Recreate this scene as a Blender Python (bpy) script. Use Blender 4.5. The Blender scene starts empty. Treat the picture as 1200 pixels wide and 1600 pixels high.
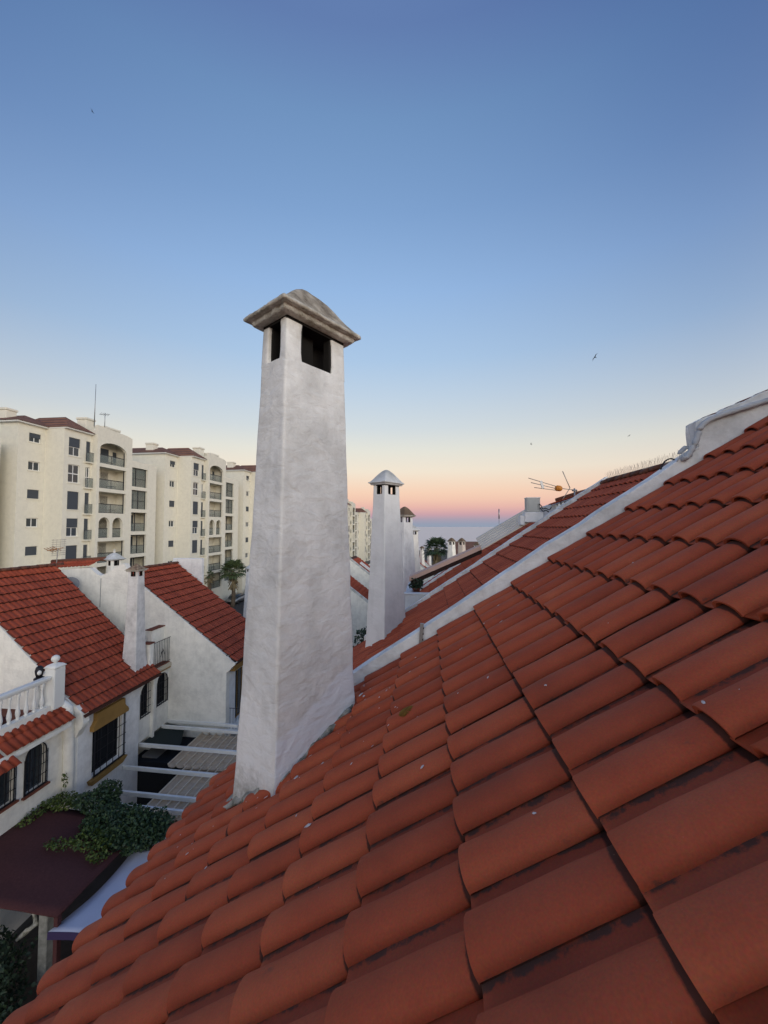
import bpy, bmesh, math, random
from math import sin, cos, tan, pi, radians, atan2, sqrt, exp
from mathutils import Vector, Matrix, noise
from mathutils.geometry import tessellate_polygon

random.seed(7)
S = bpy.context.scene
C = S.collection

# ------------------------------------------------------------ camera
PHI = radians(6.31)
cam_d = bpy.data.cameras.new('camera'); cam = bpy.data.objects.new('camera', cam_d); C.objects.link(cam)
cam.location = (0, 0, 0)
cam.rotation_euler = (radians(90) + math.atan(23/600), 0, PHI)
cam_d.sensor_fit = 'HORIZONTAL'; cam_d.sensor_width = 36; cam_d.lens = 18.0
cam_d.clip_start = 0.05; cam_d.clip_end = 40000
S.camera = cam
S.render.resolution_x = 768; S.render.resolution_y = 1024

# ------------------------------------------------------------ sky: dusk, belt of Venus ahead, afterglow behind
def lin(c):
    return tuple((x/255/12.92 if x/255 <= .04045 else ((x/255+.055)/1.055)**2.4) for x in c) + (1,)
SUN_AZ = Vector((0.62, -0.78, 0)).normalized()      # where the sun has just gone down
W = bpy.data.worlds.new('World'); S.world = W; W.use_nodes = True
nt = W.node_tree; nt.nodes.clear()
N = nt.nodes.new; L = nt.links.new
tc = N('ShaderNodeTexCoord'); sep = N('ShaderNodeSeparateXYZ'); L(tc.outputs['Generated'], sep.inputs[0])
def ramp(stops):
    r = N('ShaderNodeValToRGB'); e = r.color_ramp.elements
    r.color_ramp.interpolation = 'EASE' if False else 'LINEAR'
    while len(e) < len(stops): e.new(.5)
    for i, (p, c) in enumerate(stops):
        e[i].position = p; e[i].color = c
    return r
def el(y): return max(0.0, sin(math.atan((823-y)/600)))
front = [(0.0, lin((146,158,178))), (el(819), lin((148,157,177))), (el(812), lin((168,158,174))), (el(804), lin((203,162,170))),
         (el(793), lin((231,182,171))), (el(782), lin((242,199,177))), (el(770), lin((247,210,184))), (el(755), lin((246,220,196))),
         (el(737), lin((243,230,210))), (el(705), lin((230,229,218))), (el(670), lin((211,220,224))), (el(620), lin((193,211,228))),
         (el(560), lin((172,200,230))), (el(450), lin((150,184,226))), (el(320), lin((128,163,208))), (el(160), lin((112,147,192))),
         (el(0), lin((98,126,176))), (1.0, lin((94,121,172)))]
back = [(0.0, (1.8,1.35,.98,1)), (.04, (2.7,2.12,1.6,1)), (.14, (2.5,2.25,1.98,1)), (.30, (1.6,1.7,1.78,1)), (.5, (.80,.95,1.15,1)),
        (.72, (.36,.48,.72,1)), (1.0, lin((74,98,156)))]
r1, r2 = ramp(front), ramp(back)
L(sep.outputs['Z'], r1.inputs[0]); L(sep.outputs['Z'], r2.inputs[0])
dot = N('ShaderNodeVectorMath'); dot.operation = 'DOT_PRODUCT'; L(tc.outputs['Generated'], dot.inputs[0]); dot.inputs[1].default_value = SUN_AZ
mr = N('ShaderNodeMapRange'); mr.interpolation_type = 'SMOOTHSTEP'; L(dot.outputs['Value'], mr.inputs[0])
mr.inputs[1].default_value = -0.3; mr.inputs[2].default_value = 0.85
mx = N('ShaderNodeMix'); mx.data_type = 'RGBA'; L(mr.outputs[0], mx.inputs[0]); L(r1.outputs[0], mx.inputs[6]); L(r2.outputs[0], mx.inputs[7])
# upper sky is deepest away from the antisolar side
ANTI = Vector((sin(radians(-12)), cos(radians(-12)), 0))
flat = N('ShaderNodeVectorMath'); flat.operation = 'MULTIPLY'; L(tc.outputs['Generated'], flat.inputs[0]); flat.inputs[1].default_value = (1, 1, 0)
fn = N('ShaderNodeVectorMath'); fn.operation = 'NORMALIZE'; L(flat.outputs[0], fn.inputs[0])
fd = N('ShaderNodeVectorMath'); fd.operation = 'DOT_PRODUCT'; L(fn.outputs[0], fd.inputs[0]); fd.inputs[1].default_value = ANTI
fm = N('ShaderNodeMapRange'); L(fd.outputs['Value'], fm.inputs[0]); fm.inputs[1].default_value = 1; fm.inputs[2].default_value = .35; fm.inputs[3].default_value = 0; fm.inputs[4].default_value = 1.6
zm = N('ShaderNodeMath'); zm.operation = 'MULTIPLY'; L(fm.outputs[0], zm.inputs[0]); L(sep.outputs['Z'], zm.inputs[1])
dk = N('ShaderNodeMix'); dk.data_type = 'RGBA'; L(zm.outputs[0], dk.inputs[0]); L(r1.outputs[0], dk.inputs[6]); L(dk.outputs[2], mx.inputs[6]); dk.inputs[7].default_value = lin((50,80,140))
bg = N('ShaderNodeBackground'); L(mx.outputs[2], bg.inputs[0]); bg.inputs[1].default_value = 1.0
out = N('ShaderNodeOutputWorld'); L(bg.outputs[0], out.inputs[0])

sun_d = bpy.data.lights.new('sun', 'SUN'); sun = bpy.data.objects.new('sun', sun_d); C.objects.link(sun)
sun_d.energy = 0.85; sun_d.angle = radians(24); sun_d.color = (1, .90, .78)
sd = Vector((SUN_AZ.x, SUN_AZ.y, 0.20)).normalized()
sun.rotation_euler = sd.to_track_quat('Z', 'Y').to_euler()

S.view_settings.view_transform = 'Standard'; S.view_settings.look = 'None'
S.view_settings.gamma = 1; S.view_settings.use_curve_mapping = False
S.view_settings.exposure = 0.0

# ------------------------------------------------------------ materials
def mat(name, col, rough=.8, vary=0, hue=None, bump=0, bscale=20, metal=0, spec=.3, extra=None):
    m = bpy.data.materials.new(name); m.use_nodes = True
    t = m.node_tree; b = t.nodes['Principled BSDF']
    b.inputs['Base Color'].default_value = (*col, 1); b.inputs['Roughness'].default_value = rough
    b.inputs['Metallic'].default_value = metal; b.inputs['Specular IOR Level'].default_value = spec
    n, l = t.nodes.new, t.links.new
    tcn = n('ShaderNodeTexCoord'); src = tcn.outputs['Object']
    if vary:
        nz = n('ShaderNodeTexNoise'); nz.inputs['Scale'].default_value = bscale*.15; nz.inputs['Detail'].default_value = 6; nz.inputs['Roughness'].default_value = .65
        l(src, nz.inputs['Vector'])
        cr = n('ShaderNodeValToRGB'); cr.color_ramp.elements[0].position = .32; cr.color_ramp.elements[1].position = .72
        c2 = hue or tuple(c*(1-vary) for c in col)
        cr.color_ramp.elements[0].color = (*c2, 1); cr.color_ramp.elements[1].color = (*col, 1)
        l(nz.outputs['Fac'], cr.inputs[0]); l(cr.outputs[0], b.inputs['Base Color'])
    if bump:
        nb = n('ShaderNodeTexNoise'); nb.inputs['Scale'].default_value = bscale; nb.inputs['Detail'].default_value = 5
        l(src, nb.inputs['Vector'])
        bp = n('ShaderNodeBump'); bp.inputs['Strength'].default_value = bump; bp.inputs['Distance'].default_value = .01
        l(nb.outputs['Fac'], bp.inputs['Height']); l(bp.outputs[0], b.inputs['Normal'])
    return m

def tile_material(name, ca, cb, cc, per='OBJECT', moss=.5, rough=.78):
    m = bpy.data.materials.new(name); m.use_nodes = True
    t = m.node_tree; b = t.nodes['Principled BSDF']; n, l = t.nodes.new, t.links.new
    b.inputs['Roughness'].default_value = rough; b.inputs['Specular IOR Level'].default_value = .3
    if per == 'OBJECT':
        oi = n('ShaderNodeObjectInfo'); rnd = oi.outputs['Random']
    else:
        gi = n('ShaderNodeNewGeometry'); rnd = gi.outputs['Random Per Island']
    geo = n('ShaderNodeNewGeometry'); pos = geo.outputs['Position']
    cr = n('ShaderNodeValToRGB'); e = cr.color_ramp.elements; e.new(.5)
    e[0].position = 0; e[1].position = .5; e[2].position = 1
    e[0].color = (*ca, 1); e[1].color = (*cb, 1); e[2].color = (*cc, 1)
    # cloudy firing / weathering
    nz = n('ShaderNodeTexNoise'); nz.inputs['Scale'].default_value = 3.2; nz.inputs['Detail'].default_value = 7; nz.inputs['Roughness'].default_value = .62
    l(pos, nz.inputs['Vector'])
    ad = n('ShaderNodeMath'); ad.operation = 'MULTIPLY_ADD'; l(nz.outputs['Fac'], ad.inputs[0]); ad.inputs[1].default_value = 1.1
    a2 = n('ShaderNodeMath'); a2.operation = 'MULTIPLY_ADD'; l(rnd, a2.inputs[0]); a2.inputs[1].default_value = .45; a2.inputs[2].default_value = -.27
    l(a2.outputs[0], ad.inputs[2]); l(ad.outputs[0], cr.inputs[0])
    # fine grit
    n2 = n('ShaderNodeTexNoise'); n2.inputs['Scale'].default_value = 160; n2.inputs['Detail'].default_value = 4; l(pos, n2.inputs['Vector'])
    mg = n('ShaderNodeMix'); mg.data_type = 'RGBA'; mg.blend_type = 'OVERLAY'; mg.inputs[0].default_value = .35
    l(cr.outputs[0], mg.inputs[6]); l(n2.outputs['Color'], mg.inputs[7])
    hs = n('ShaderNodeHueSaturation'); hs.inputs['Saturation'].default_value = 1.0; l(mg.outputs[2], hs.inputs['Color'])
    # grey-black lichen and pale dust spots
    n3 = n('ShaderNodeTexNoise'); n3.inputs['Scale'].default_value = 7.5; n3.inputs['Detail'].default_value = 9; n3.inputs['Roughness'].default_value = .72; l(pos, n3.inputs['Vector'])
    th = n('ShaderNodeMapRange'); l(n3.outputs['Fac'], th.inputs[0]); th.inputs[1].default_value = .64; th.inputs[2].default_value = .72; th.inputs[3].default_value = 0; th.inputs[4].default_value = moss
    md = n('ShaderNodeMix'); md.data_type = 'RGBA'; l(th.outputs[0], md.inputs[0]); l(mg.outputs[2], md.inputs[6]); md.inputs[7].default_value = (.07, .055, .045, 1)
    if per == 'OBJECT':
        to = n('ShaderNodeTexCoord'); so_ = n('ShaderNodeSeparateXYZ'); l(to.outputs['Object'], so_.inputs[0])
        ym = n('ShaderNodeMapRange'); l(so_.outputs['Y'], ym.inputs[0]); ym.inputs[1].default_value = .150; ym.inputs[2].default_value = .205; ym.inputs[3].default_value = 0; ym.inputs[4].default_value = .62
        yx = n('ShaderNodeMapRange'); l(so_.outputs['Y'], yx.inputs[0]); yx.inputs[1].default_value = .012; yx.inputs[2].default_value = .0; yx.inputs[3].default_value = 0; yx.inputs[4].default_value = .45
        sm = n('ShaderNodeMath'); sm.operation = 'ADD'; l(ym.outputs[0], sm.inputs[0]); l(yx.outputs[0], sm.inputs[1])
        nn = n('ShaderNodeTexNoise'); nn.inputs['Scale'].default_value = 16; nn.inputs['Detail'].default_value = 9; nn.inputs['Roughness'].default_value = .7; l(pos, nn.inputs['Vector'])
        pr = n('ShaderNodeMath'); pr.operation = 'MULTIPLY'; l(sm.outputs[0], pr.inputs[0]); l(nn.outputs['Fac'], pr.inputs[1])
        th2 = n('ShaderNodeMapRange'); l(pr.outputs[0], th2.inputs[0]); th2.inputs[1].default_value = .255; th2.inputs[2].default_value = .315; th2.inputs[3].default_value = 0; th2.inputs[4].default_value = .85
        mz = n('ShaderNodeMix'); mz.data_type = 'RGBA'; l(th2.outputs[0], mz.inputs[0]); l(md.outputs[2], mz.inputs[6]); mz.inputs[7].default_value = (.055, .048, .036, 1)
        # colour turns slightly darker from the barrel to the pan
        kd = n('ShaderNodeMapRange'); l(so_.outputs['Y'], kd.inputs[0]); kd.inputs[1].default_value = .125; kd.inputs[2].default_value = .145; kd.inputs[3].default_value = 0; kd.inputs[4].default_value = .14
        me2 = n('ShaderNodeMix'); me2.data_type = 'RGBA'; l(kd.outputs[0], me2.inputs[0]); l(mz.outputs[2], me2.inputs[6]); me2.inputs[7].default_value = (.13, .045, .028, 1)
        md = me2
        # narrow dark line at the joint with the course above
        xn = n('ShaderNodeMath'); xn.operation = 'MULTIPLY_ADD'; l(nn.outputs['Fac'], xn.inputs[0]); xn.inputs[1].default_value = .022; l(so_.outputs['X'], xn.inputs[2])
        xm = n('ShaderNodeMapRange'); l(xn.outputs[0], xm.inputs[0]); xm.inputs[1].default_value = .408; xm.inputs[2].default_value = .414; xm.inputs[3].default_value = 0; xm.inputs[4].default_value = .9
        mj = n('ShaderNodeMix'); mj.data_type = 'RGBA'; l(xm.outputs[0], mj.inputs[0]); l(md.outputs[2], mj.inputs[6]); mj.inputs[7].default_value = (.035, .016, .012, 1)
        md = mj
    v = n('ShaderNodeTexVoronoi'); v.inputs['Scale'].default_value = 26; l(pos, v.inputs['Vector'])
    tv = n('ShaderNodeMapRange'); l(v.outputs['Distance'], tv.inputs[0]); tv.inputs[1].default_value = .035; tv.inputs[2].default_value = .02; tv.inputs[3].default_value = 0; tv.inputs[4].default_value = .5
    me = n('ShaderNodeMix'); me.data_type = 'RGBA'; l(tv.outputs[0], me.inputs[0]); l(md.outputs[2], me.inputs[6]); me.inputs[7].default_value = (.36, .22, .16, 1)
    l(me.outputs[2], b.inputs['Base Color'])
    n4 = n('ShaderNodeTexNoise'); n4.inputs['Scale'].default_value = 45; n4.inputs['Detail'].default_value = 6; l(pos, n4.inputs['Vector'])
    bp = n('ShaderNodeBump'); bp.inputs['Strength'].default_value = .35; bp.inputs['Distance'].default_value = .004
    l(n4.outputs['Fac'], bp.inputs['Height']); l(bp.outputs[0], b.inputs['Normal'])
    return m

def plaster(name, col=(.74, .73, .71), dirt=.35, zlo=None, zhi=None, strength=.5, fine=1.0, fresh=None):
    """hand-trowelled whitewash; zlo/zhi: band (object z) where damp grime sits"""
    m = bpy.data.materials.new(name); m.use_nodes = True
    t = m.node_tree; b = t.nodes['Principled BSDF']; n, l = t.nodes.new, t.links.new
    b.inputs['Roughness'].default_value = .85; b.inputs['Specular IOR Level'].default_value = .2
    geo = n('ShaderNodeNewGeometry'); pos = geo.outputs['Position']
    nz = n('ShaderNodeTexNoise'); nz.inputs['Scale'].default_value = 2.3; nz.inputs['Detail'].default_value = 8; nz.inputs['Roughness'].default_value = .68; l(pos, nz.inputs['Vector'])
    cr = n('ShaderNodeValToRGB'); cr.color_ramp.elements[0].position = .30; cr.color_ramp.elements[1].position = .58
    cr.color_ramp.elements[0].color = (*(c*(1-dirt) for c in col), 1); cr.color_ramp.elements[1].color = (*col, 1)
    l(nz.outputs['Fac'], cr.inputs[0]); last = cr.outputs[0]
    # small pits and dark flecks
    v = n('ShaderNodeTexNoise'); v.inputs['Scale'].default_value = 30*fine; v.inputs['Detail'].default_value = 8; v.inputs['Roughness'].default_value = .75; l(pos, v.inputs['Vector'])
    tr = n('ShaderNodeMapRange'); l(v.outputs['Fac'], tr.inputs[0]); tr.inputs[1].default_value = .66; tr.inputs[2].default_value = .76; tr.inputs[4].default_value = dirt
    m1 = n('ShaderNodeMix'); m1.data_type = 'RGBA'; l(tr.outputs[0], m1.inputs[0]); l(last, m1.inputs[6]); m1.inputs[7].default_value = (.22, .21, .16, 1); last = m1.outputs[2]
    # vertical rain streaks
    mp = n('ShaderNodeMapping'); mp.inputs['Scale'].default_value = (9, 9, .8); l(pos, mp.inputs['Vector'])
    ns = n('ShaderNodeTexNoise'); ns.inputs['Scale'].default_value = 1; ns.inputs['Detail'].default_value = 5; l(mp.outputs[0], ns.inputs['Vector'])
    ts = n('ShaderNodeMapRange'); l(ns.outputs['Fac'], ts.inputs[0]); ts.inputs[1].default_value = .52; ts.inputs[2].default_value = .75; ts.inputs[4].default_value = dirt*.7
    m2 = n('ShaderNodeMix'); m2.data_type = 'RGBA'; l(ts.outputs[0], m2.inputs[0]); l(last, m2.inputs[6]); m2.inputs[7].default_value = (.42, .40, .34, 1); last = m2.outputs[2]
    for band in (zlo, zhi):
        if band is None: continue
        (z0, z1, amt, bc) = band                       # amt full at z0, none at z1
        sp = n('ShaderNodeSeparateXYZ'); l(pos, sp.inputs[0])
        g = n('ShaderNodeMapRange'); l(sp.outputs['Z'], g.inputs[0]); g.inputs[1].default_value = z0; g.inputs[2].default_value = z1; g.inputs[3].default_value = 1; g.inputs[4].default_value = 0
        nn = n('ShaderNodeTexNoise'); nn.inputs['Scale'].default_value = 9; nn.inputs['Detail'].default_value = 9; nn.inputs['Roughness'].default_value = .75; l(pos, nn.inputs['Vector'])
        mu = n('ShaderNodeMath'); mu.operation = 'MULTIPLY'; l(g.outputs[0], mu.inputs[0]); l(nn.outputs['Fac'], mu.inputs[1])
        tg = n('ShaderNodeMapRange'); l(mu.outputs[0], tg.inputs[0]); tg.inputs[1].default_value = .26; tg.inputs[2].default_value = .5; tg.inputs[4].default_value = amt
        m3 = n('ShaderNodeMix'); m3.data_type = 'RGBA'; l(tg.outputs[0], m3.inputs[0]); l(last, m3.inputs[6]); m3.inputs[7].default_value = (*bc, 1); last = m3.outputs[2]
    if fresh:                                          # newer coat of lime brushed on just above the tiles
        dp = n('ShaderNodeVectorMath'); dp.operation = 'DOT_PRODUCT'; l(pos, dp.inputs[0]); dp.inputs[1].default_value = (-.678, 0, 1)
        fnz = n('ShaderNodeTexNoise'); fnz.inputs['Scale'].default_value = 4; fnz.inputs['Detail'].default_value = 5; l(pos, fnz.inputs['Vector'])
        fa = n('ShaderNodeMath'); fa.operation = 'MULTIPLY_ADD'; l(fnz.outputs['Fac'], fa.inputs[0]); fa.inputs[1].default_value = -.45; l(dp.outputs['Value'], fa.inputs[2])
        fr_ = n('ShaderNodeMapRange'); l(fa.outputs[0], fr_.inputs[0]); fr_.inputs[1].default_value = fresh+.05; fr_.inputs[2].default_value = fresh-.01; fr_.inputs[3].default_value = 0; fr_.inputs[4].default_value = .8
        sx_ = n('ShaderNodeSeparateXYZ'); l(geo.outputs['Normal'], sx_.inputs[0])
        fx_ = n('ShaderNodeMapRange'); l(sx_.outputs['X'], fx_.inputs[0]); fx_.inputs[1].default_value = .2; fx_.inputs[2].default_value = .6
        fm_ = n('ShaderNodeMath'); fm_.operation = 'MULTIPLY'; l(fr_.outputs[0], fm_.inputs[0]); l(fx_.outputs[0], fm_.inputs[1])
        m4 = n('ShaderNodeMix'); m4.data_type = 'RGBA'; l(fm_.outputs[0], m4.inputs[0]); l(last, m4.inputs[6]); m4.inputs[7].default_value = (.80, .84, .88, 1); last = m4.outputs[2]
    l(last, b.inputs['Base Color'])
    w1 = n('ShaderNodeTexNoise'); w1.inputs['Scale'].default_value = 7*fine; w1.inputs['Detail'].default_value = 3; w1.inputs['Distortion'].default_value = .5; mq = n('ShaderNodeMapping'); mq.inputs['Scale'].default_value = (1, 1, 1.7); l(pos, mq.inputs['Vector']); l(mq.outputs[0], w1.inputs['Vector'])
    w2 = n('ShaderNodeTexNoise'); w2.inputs['Scale'].default_value = 60*fine; w2.inputs['Detail'].default_value = 4; l(pos, w2.inputs['Vector'])
    s = n('ShaderNodeMath'); s.operation = 'MULTIPLY_ADD'; l(w2.outputs['Fac'], s.inputs[0]); s.inputs[1].default_value = .12; l(w1.outputs['Fac'], s.inputs[2])
    bp = n('ShaderNodeBump'); bp.inputs['Strength'].default_value = strength; bp.inputs['Distance'].default_value = .03/fine
    l(s.outputs[0], bp.inputs['Height']); l(bp.outputs[0], b.inputs['Normal'])
    return m

def ridged(name, col, pitch, axis=1, rough=.8, depth=.03):
    m = mat(name, col, rough, vary=.35, bscale=6)
    t = m.node_tree; b = t.nodes['Principled BSDF']; n, l = t.nodes.new, t.links.new
    geo = n('ShaderNodeNewGeometry'); sp = n('ShaderNodeSeparateXYZ'); l(geo.outputs['Position'], sp.inputs[0])
    a = n('ShaderNodeMath'); a.operation = 'MULTIPLY'; l(sp.outputs[axis], a.inputs[0]); a.inputs[1].default_value = 2*pi/pitch
    s = n('ShaderNodeMath'); s.operation = 'SINE'; l(a.outputs[0], s.inputs[0])
    bp = n('ShaderNodeBump'); bp.inputs['Strength'].default_value = 1; bp.inputs['Distance'].default_value = depth
    l(s.outputs[0], bp.inputs['Height']); l(bp.outputs[0], b.inputs['Normal'])
    return m

TA, TB, TC = (.23, .047, .022), (.38, .076, .032), (.47, .116, .050)
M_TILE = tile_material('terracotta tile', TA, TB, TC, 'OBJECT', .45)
M_TILE_J = tile_material('terracotta tile field', TA, TB, TC, 'ISLAND', .4)
LA, LB, LC = (.20, .040, .020), (.30, .058, .028), (.39, .085, .040)
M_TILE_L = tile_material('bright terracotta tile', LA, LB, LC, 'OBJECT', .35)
M_TILE_LJ = tile_material('bright terracotta tile field', LA, LB, LC, 'ISLAND', .3)
M_RIDGE = tile_material('old ridge tile', (.06, .03, .022), (.13, .05, .03), (.21, .075, .04), 'ISLAND', .8)
M_DECK = mat('roof mortar', (.085, .035, .024), .95, vary=.4, bscale=20)
M_CHIM = plaster('old chimney whitewash', (.79, .79, .765), .32, zlo=(-2.15, -1.35, .75, (.17, .16, .12)), zhi=(1.75, .95, .42, (.30, .25, .17)), strength=.55, fresh=-1.126+.12)
M_CAPOLD = mat('weathered chimney cap', (.46, .42, .35), .95, vary=.6, hue=(.13, .11, .085), bump=1, bscale=60)
M_CAPRIM = mat('lime washed cap rim', (.68, .66, .60), .95, vary=.5, hue=(.26, .235, .18), bump=1, bscale=48)
M_CAPWHITE = mat('whitewashed cap', (.72, .73, .72), .9, vary=.35, hue=(.34, .35, .34), bump=.5, bscale=12)
M_CAPBROWN = mat('brown tiled cap', (.20, .14, .09), .9, vary=.5, bump=.5, bscale=20)
M_WHITE = plaster('white rendered wall', (.85, .83, .76), .2, strength=.35)
M_WHITE2 = plaster('cool white rendered wall', (.80, .80, .79), .22, strength=.35)
M_PARAPET = plaster('white parapet render', (.82, .84, .83), .38, strength=.5)
M_APT = plaster('cream apartment render', (.74, .71, .60), .10, strength=.05, fine=.3)
M_APTROOF = ridged('apartment roof tiles', (.25, .125, .085), .45, 1, depth=.08)
M_SOOT = mat('soot', (.012, .011, .010), 1)
M_DARK = mat('dark opening', (.016, .018, .022), .9, spec=.1)
M_SHUT = mat('dark slate shutter', (.055, .065, .08), .6)
M_FRAME = mat('white window frame', (.72, .72, .69), .5)
M_IRON = mat('black iron', (.022, .022, .028), .5, metal=.4)
M_IRONL = mat('grey painted iron', (.10, .12, .15), .5)
M_OCHRE = mat('ochre paint', (.33, .19, .055), .85, vary=.3, bscale=10)
M_TERRA = mat('terracotta sill', (.20, .065, .04), .85, vary=.4, bscale=30)
M_WOODWHITE = mat('white painted beam', (.85, .85, .82), .6, vary=.15, bscale=10)
M_BROWN = mat('dark brown canopy cloth', (.10, .036, .036), .95, vary=.3, bump=.4, bscale=120)
M_AWN = mat('white awning cloth', (.60, .62, .74), .8, vary=.15, bscale=6)
M_AWNB = mat('violet awning hem', (.045, .03, .09), .8)
M_BEIGE = mat('beige roof sheet', (.62, .48, .34), .75, vary=.25, bscale=14)
M_LEAF = None
M_METAL = mat('galvanised metal', (.30, .31, .32), .45, metal=.8)
M_ALU = mat('antenna aluminium', (.42, .38, .33), .5, metal=.5)
M_ORANGE = mat('orange plastic', (.60, .22, .03), .5)
M_AC = mat('air conditioner casing', (.50, .52, .50), .55, vary=.15, bscale=20)
M_RUBBER = mat('black cable', (.03, .03, .03), .7)
M_CABLE = mat('white painted pipe', (.50, .53, .55), .7, vary=.2, bscale=60)
M_PINK = mat('pinkish primed board', (.72, .48, .38), .8, vary=.2, bscale=10)
M_CREAM = mat('cream ribbed sheet', (.80, .72, .60), .7, vary=.2, bscale=12)
M_PATIO = mat('patio floor', (.10, .085, .075), .9, vary=.4, bscale=8)
M_ASPH = mat('asphalt', (.05, .05, .052), .9, vary=.3, bscale=6)
M_GROUND = mat('town ground', (.11, .10, .09), .95, vary=.4, bscale=.4)
M_BIRD = mat('dark bird feathers', (.02, .022, .03), .8)
M_PAINT = mat('white paint drip', (.62, .56, .54), .7, vary=.2, bscale=200)
M_LICHEN = mat('grey black lichen', (.055, .042, .033), .95, vary=.5, bscale=300)
M_LICHY = mat('ochre lichen', (.30, .150, .016), .95, vary=.6, bscale=150)
M_MOSS = mat('moss and rubble mortar', (.55, .54, .50), .95, vary=.75, hue=(.12, .12, .085), bump=.8, bscale=70)
M_TRUNK = mat('palm trunk', (.16, .12, .085), .95, vary=.5, bump=.8, bscale=12)
M_STRAW = mat('dry palm fronds', (.24, .19, .11), .95, vary=.4, bscale=8)
M_BOARD = mat('grey balcony furniture', (.16, .15, .14), .7)

def leafmat(name, a, b_):
    m = bpy.data.materials.new(name); m.use_nodes = True
    t = m.node_tree; b = t.nodes['Principled BSDF']; n, l = t.nodes.new, t.links.new
    g = n('ShaderNodeNewGeometry'); cr = n('ShaderNodeValToRGB')
    cr.color_ramp.elements[0].color = (*a, 1); cr.color_ramp.elements[1].color = (*b_, 1)
    l(g.outputs['Random Per Island'], cr.inputs[0]); l(cr.outputs[0], b.inputs['Base Color']); b.inputs['Roughness'].default_value = .6
    return m
M_IVY = leafmat('ivy leaf', (.012, .032, .016), (.050, .095, .030))
M_IVYY = leafmat('young ivy leaf', (.035, .065, .012), (.10, .14, .02))
M_BUSH = leafmat('shrub leaf', (.012, .028, .016), (.04, .07, .03))
M_PALM = leafmat('palm leaflet', (.03, .055, .022), (.10, .13, .05))
M_DPALM = leafmat('dark palm leaflet', (.015, .035, .018), (.05, .08, .035))

m = bpy.data.materials.new('glass'); m.use_nodes = True; b = m.node_tree.nodes['Principled BSDF']
b.inputs['Base Color'].default_value = (.03, .04, .05, 1); b.inputs['Roughness'].default_value = .08; b.inputs['Specular IOR Level'].default_value = .6; M_GLASS = m
m = bpy.data.materials.new('clear balcony glass'); m.use_nodes = True; b = m.node_tree.nodes['Principled BSDF']
b.inputs['Base Color'].default_value = (.20, .24, .22, 1); b.inputs['Roughness'].default_value = .25
b.inputs['Alpha'].default_value = .38; M_CLEAR = m
# sea
m = bpy.data.materials.new('sea water'); m.use_nodes = True; t = m.node_tree; b = t.nodes['Principled BSDF']; n, l = t.nodes.new, t.links.new
b.inputs['Base Color'].default_value = (.78, .64, .56, 1); b.inputs['Roughness'].default_value = .4; b.inputs['Specular IOR Level'].default_value = .6
geo = n('ShaderNodeNewGeometry'); w = n('ShaderNodeTexNoise'); w.inputs['Scale'].default_value = .05; w.inputs['Detail'].default_value = 8; l(geo.outputs['Position'], w.inputs['Vector'])
bp = n('ShaderNodeBump'); bp.inputs['Strength'].default_value = .5; bp.inputs['Distance'].default_value = 2.5; l(w.outputs['Fac'], bp.inputs['Height']); l(bp.outputs[0], b.inputs['Normal'])
M_SEA = m

# ------------------------------------------------------------ helpers
def tag(o, label=None, cat=None, group=None, kind=None):
    if label: o['label'] = label
    if cat: o['category'] = cat
    if group: o['group'] = group
    if kind: o['kind'] = kind
    return o
def thing(name, loc, label, cat, group=None, rz=0):
    o = bpy.data.objects.new(name, None); C.objects.link(o); o.location = loc; o.rotation_euler = (0, 0, rz)
    o.empty_display_size = .2
    return tag(o, label, cat, group)
def link(name, me, parent=None, mtx=None):
    """world-space mesh data (or a matrix): keeps world placement under the parent"""
    o = bpy.data.objects.new(name, me); C.objects.link(o)
    w = mtx or Matrix.Identity(4)
    if parent is not None:
        o.parent = parent; o.matrix_parent_inverse = Matrix.Identity(4)
        pw = wm(parent); o.matrix_basis = pw.inverted() @ w
    else: o.matrix_basis = w
    return o
def wm(o):
    m = Matrix.LocRotScale(o.location, o.rotation_euler, o.scale)
    return wm(o.parent) @ m if o.parent else m

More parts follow.
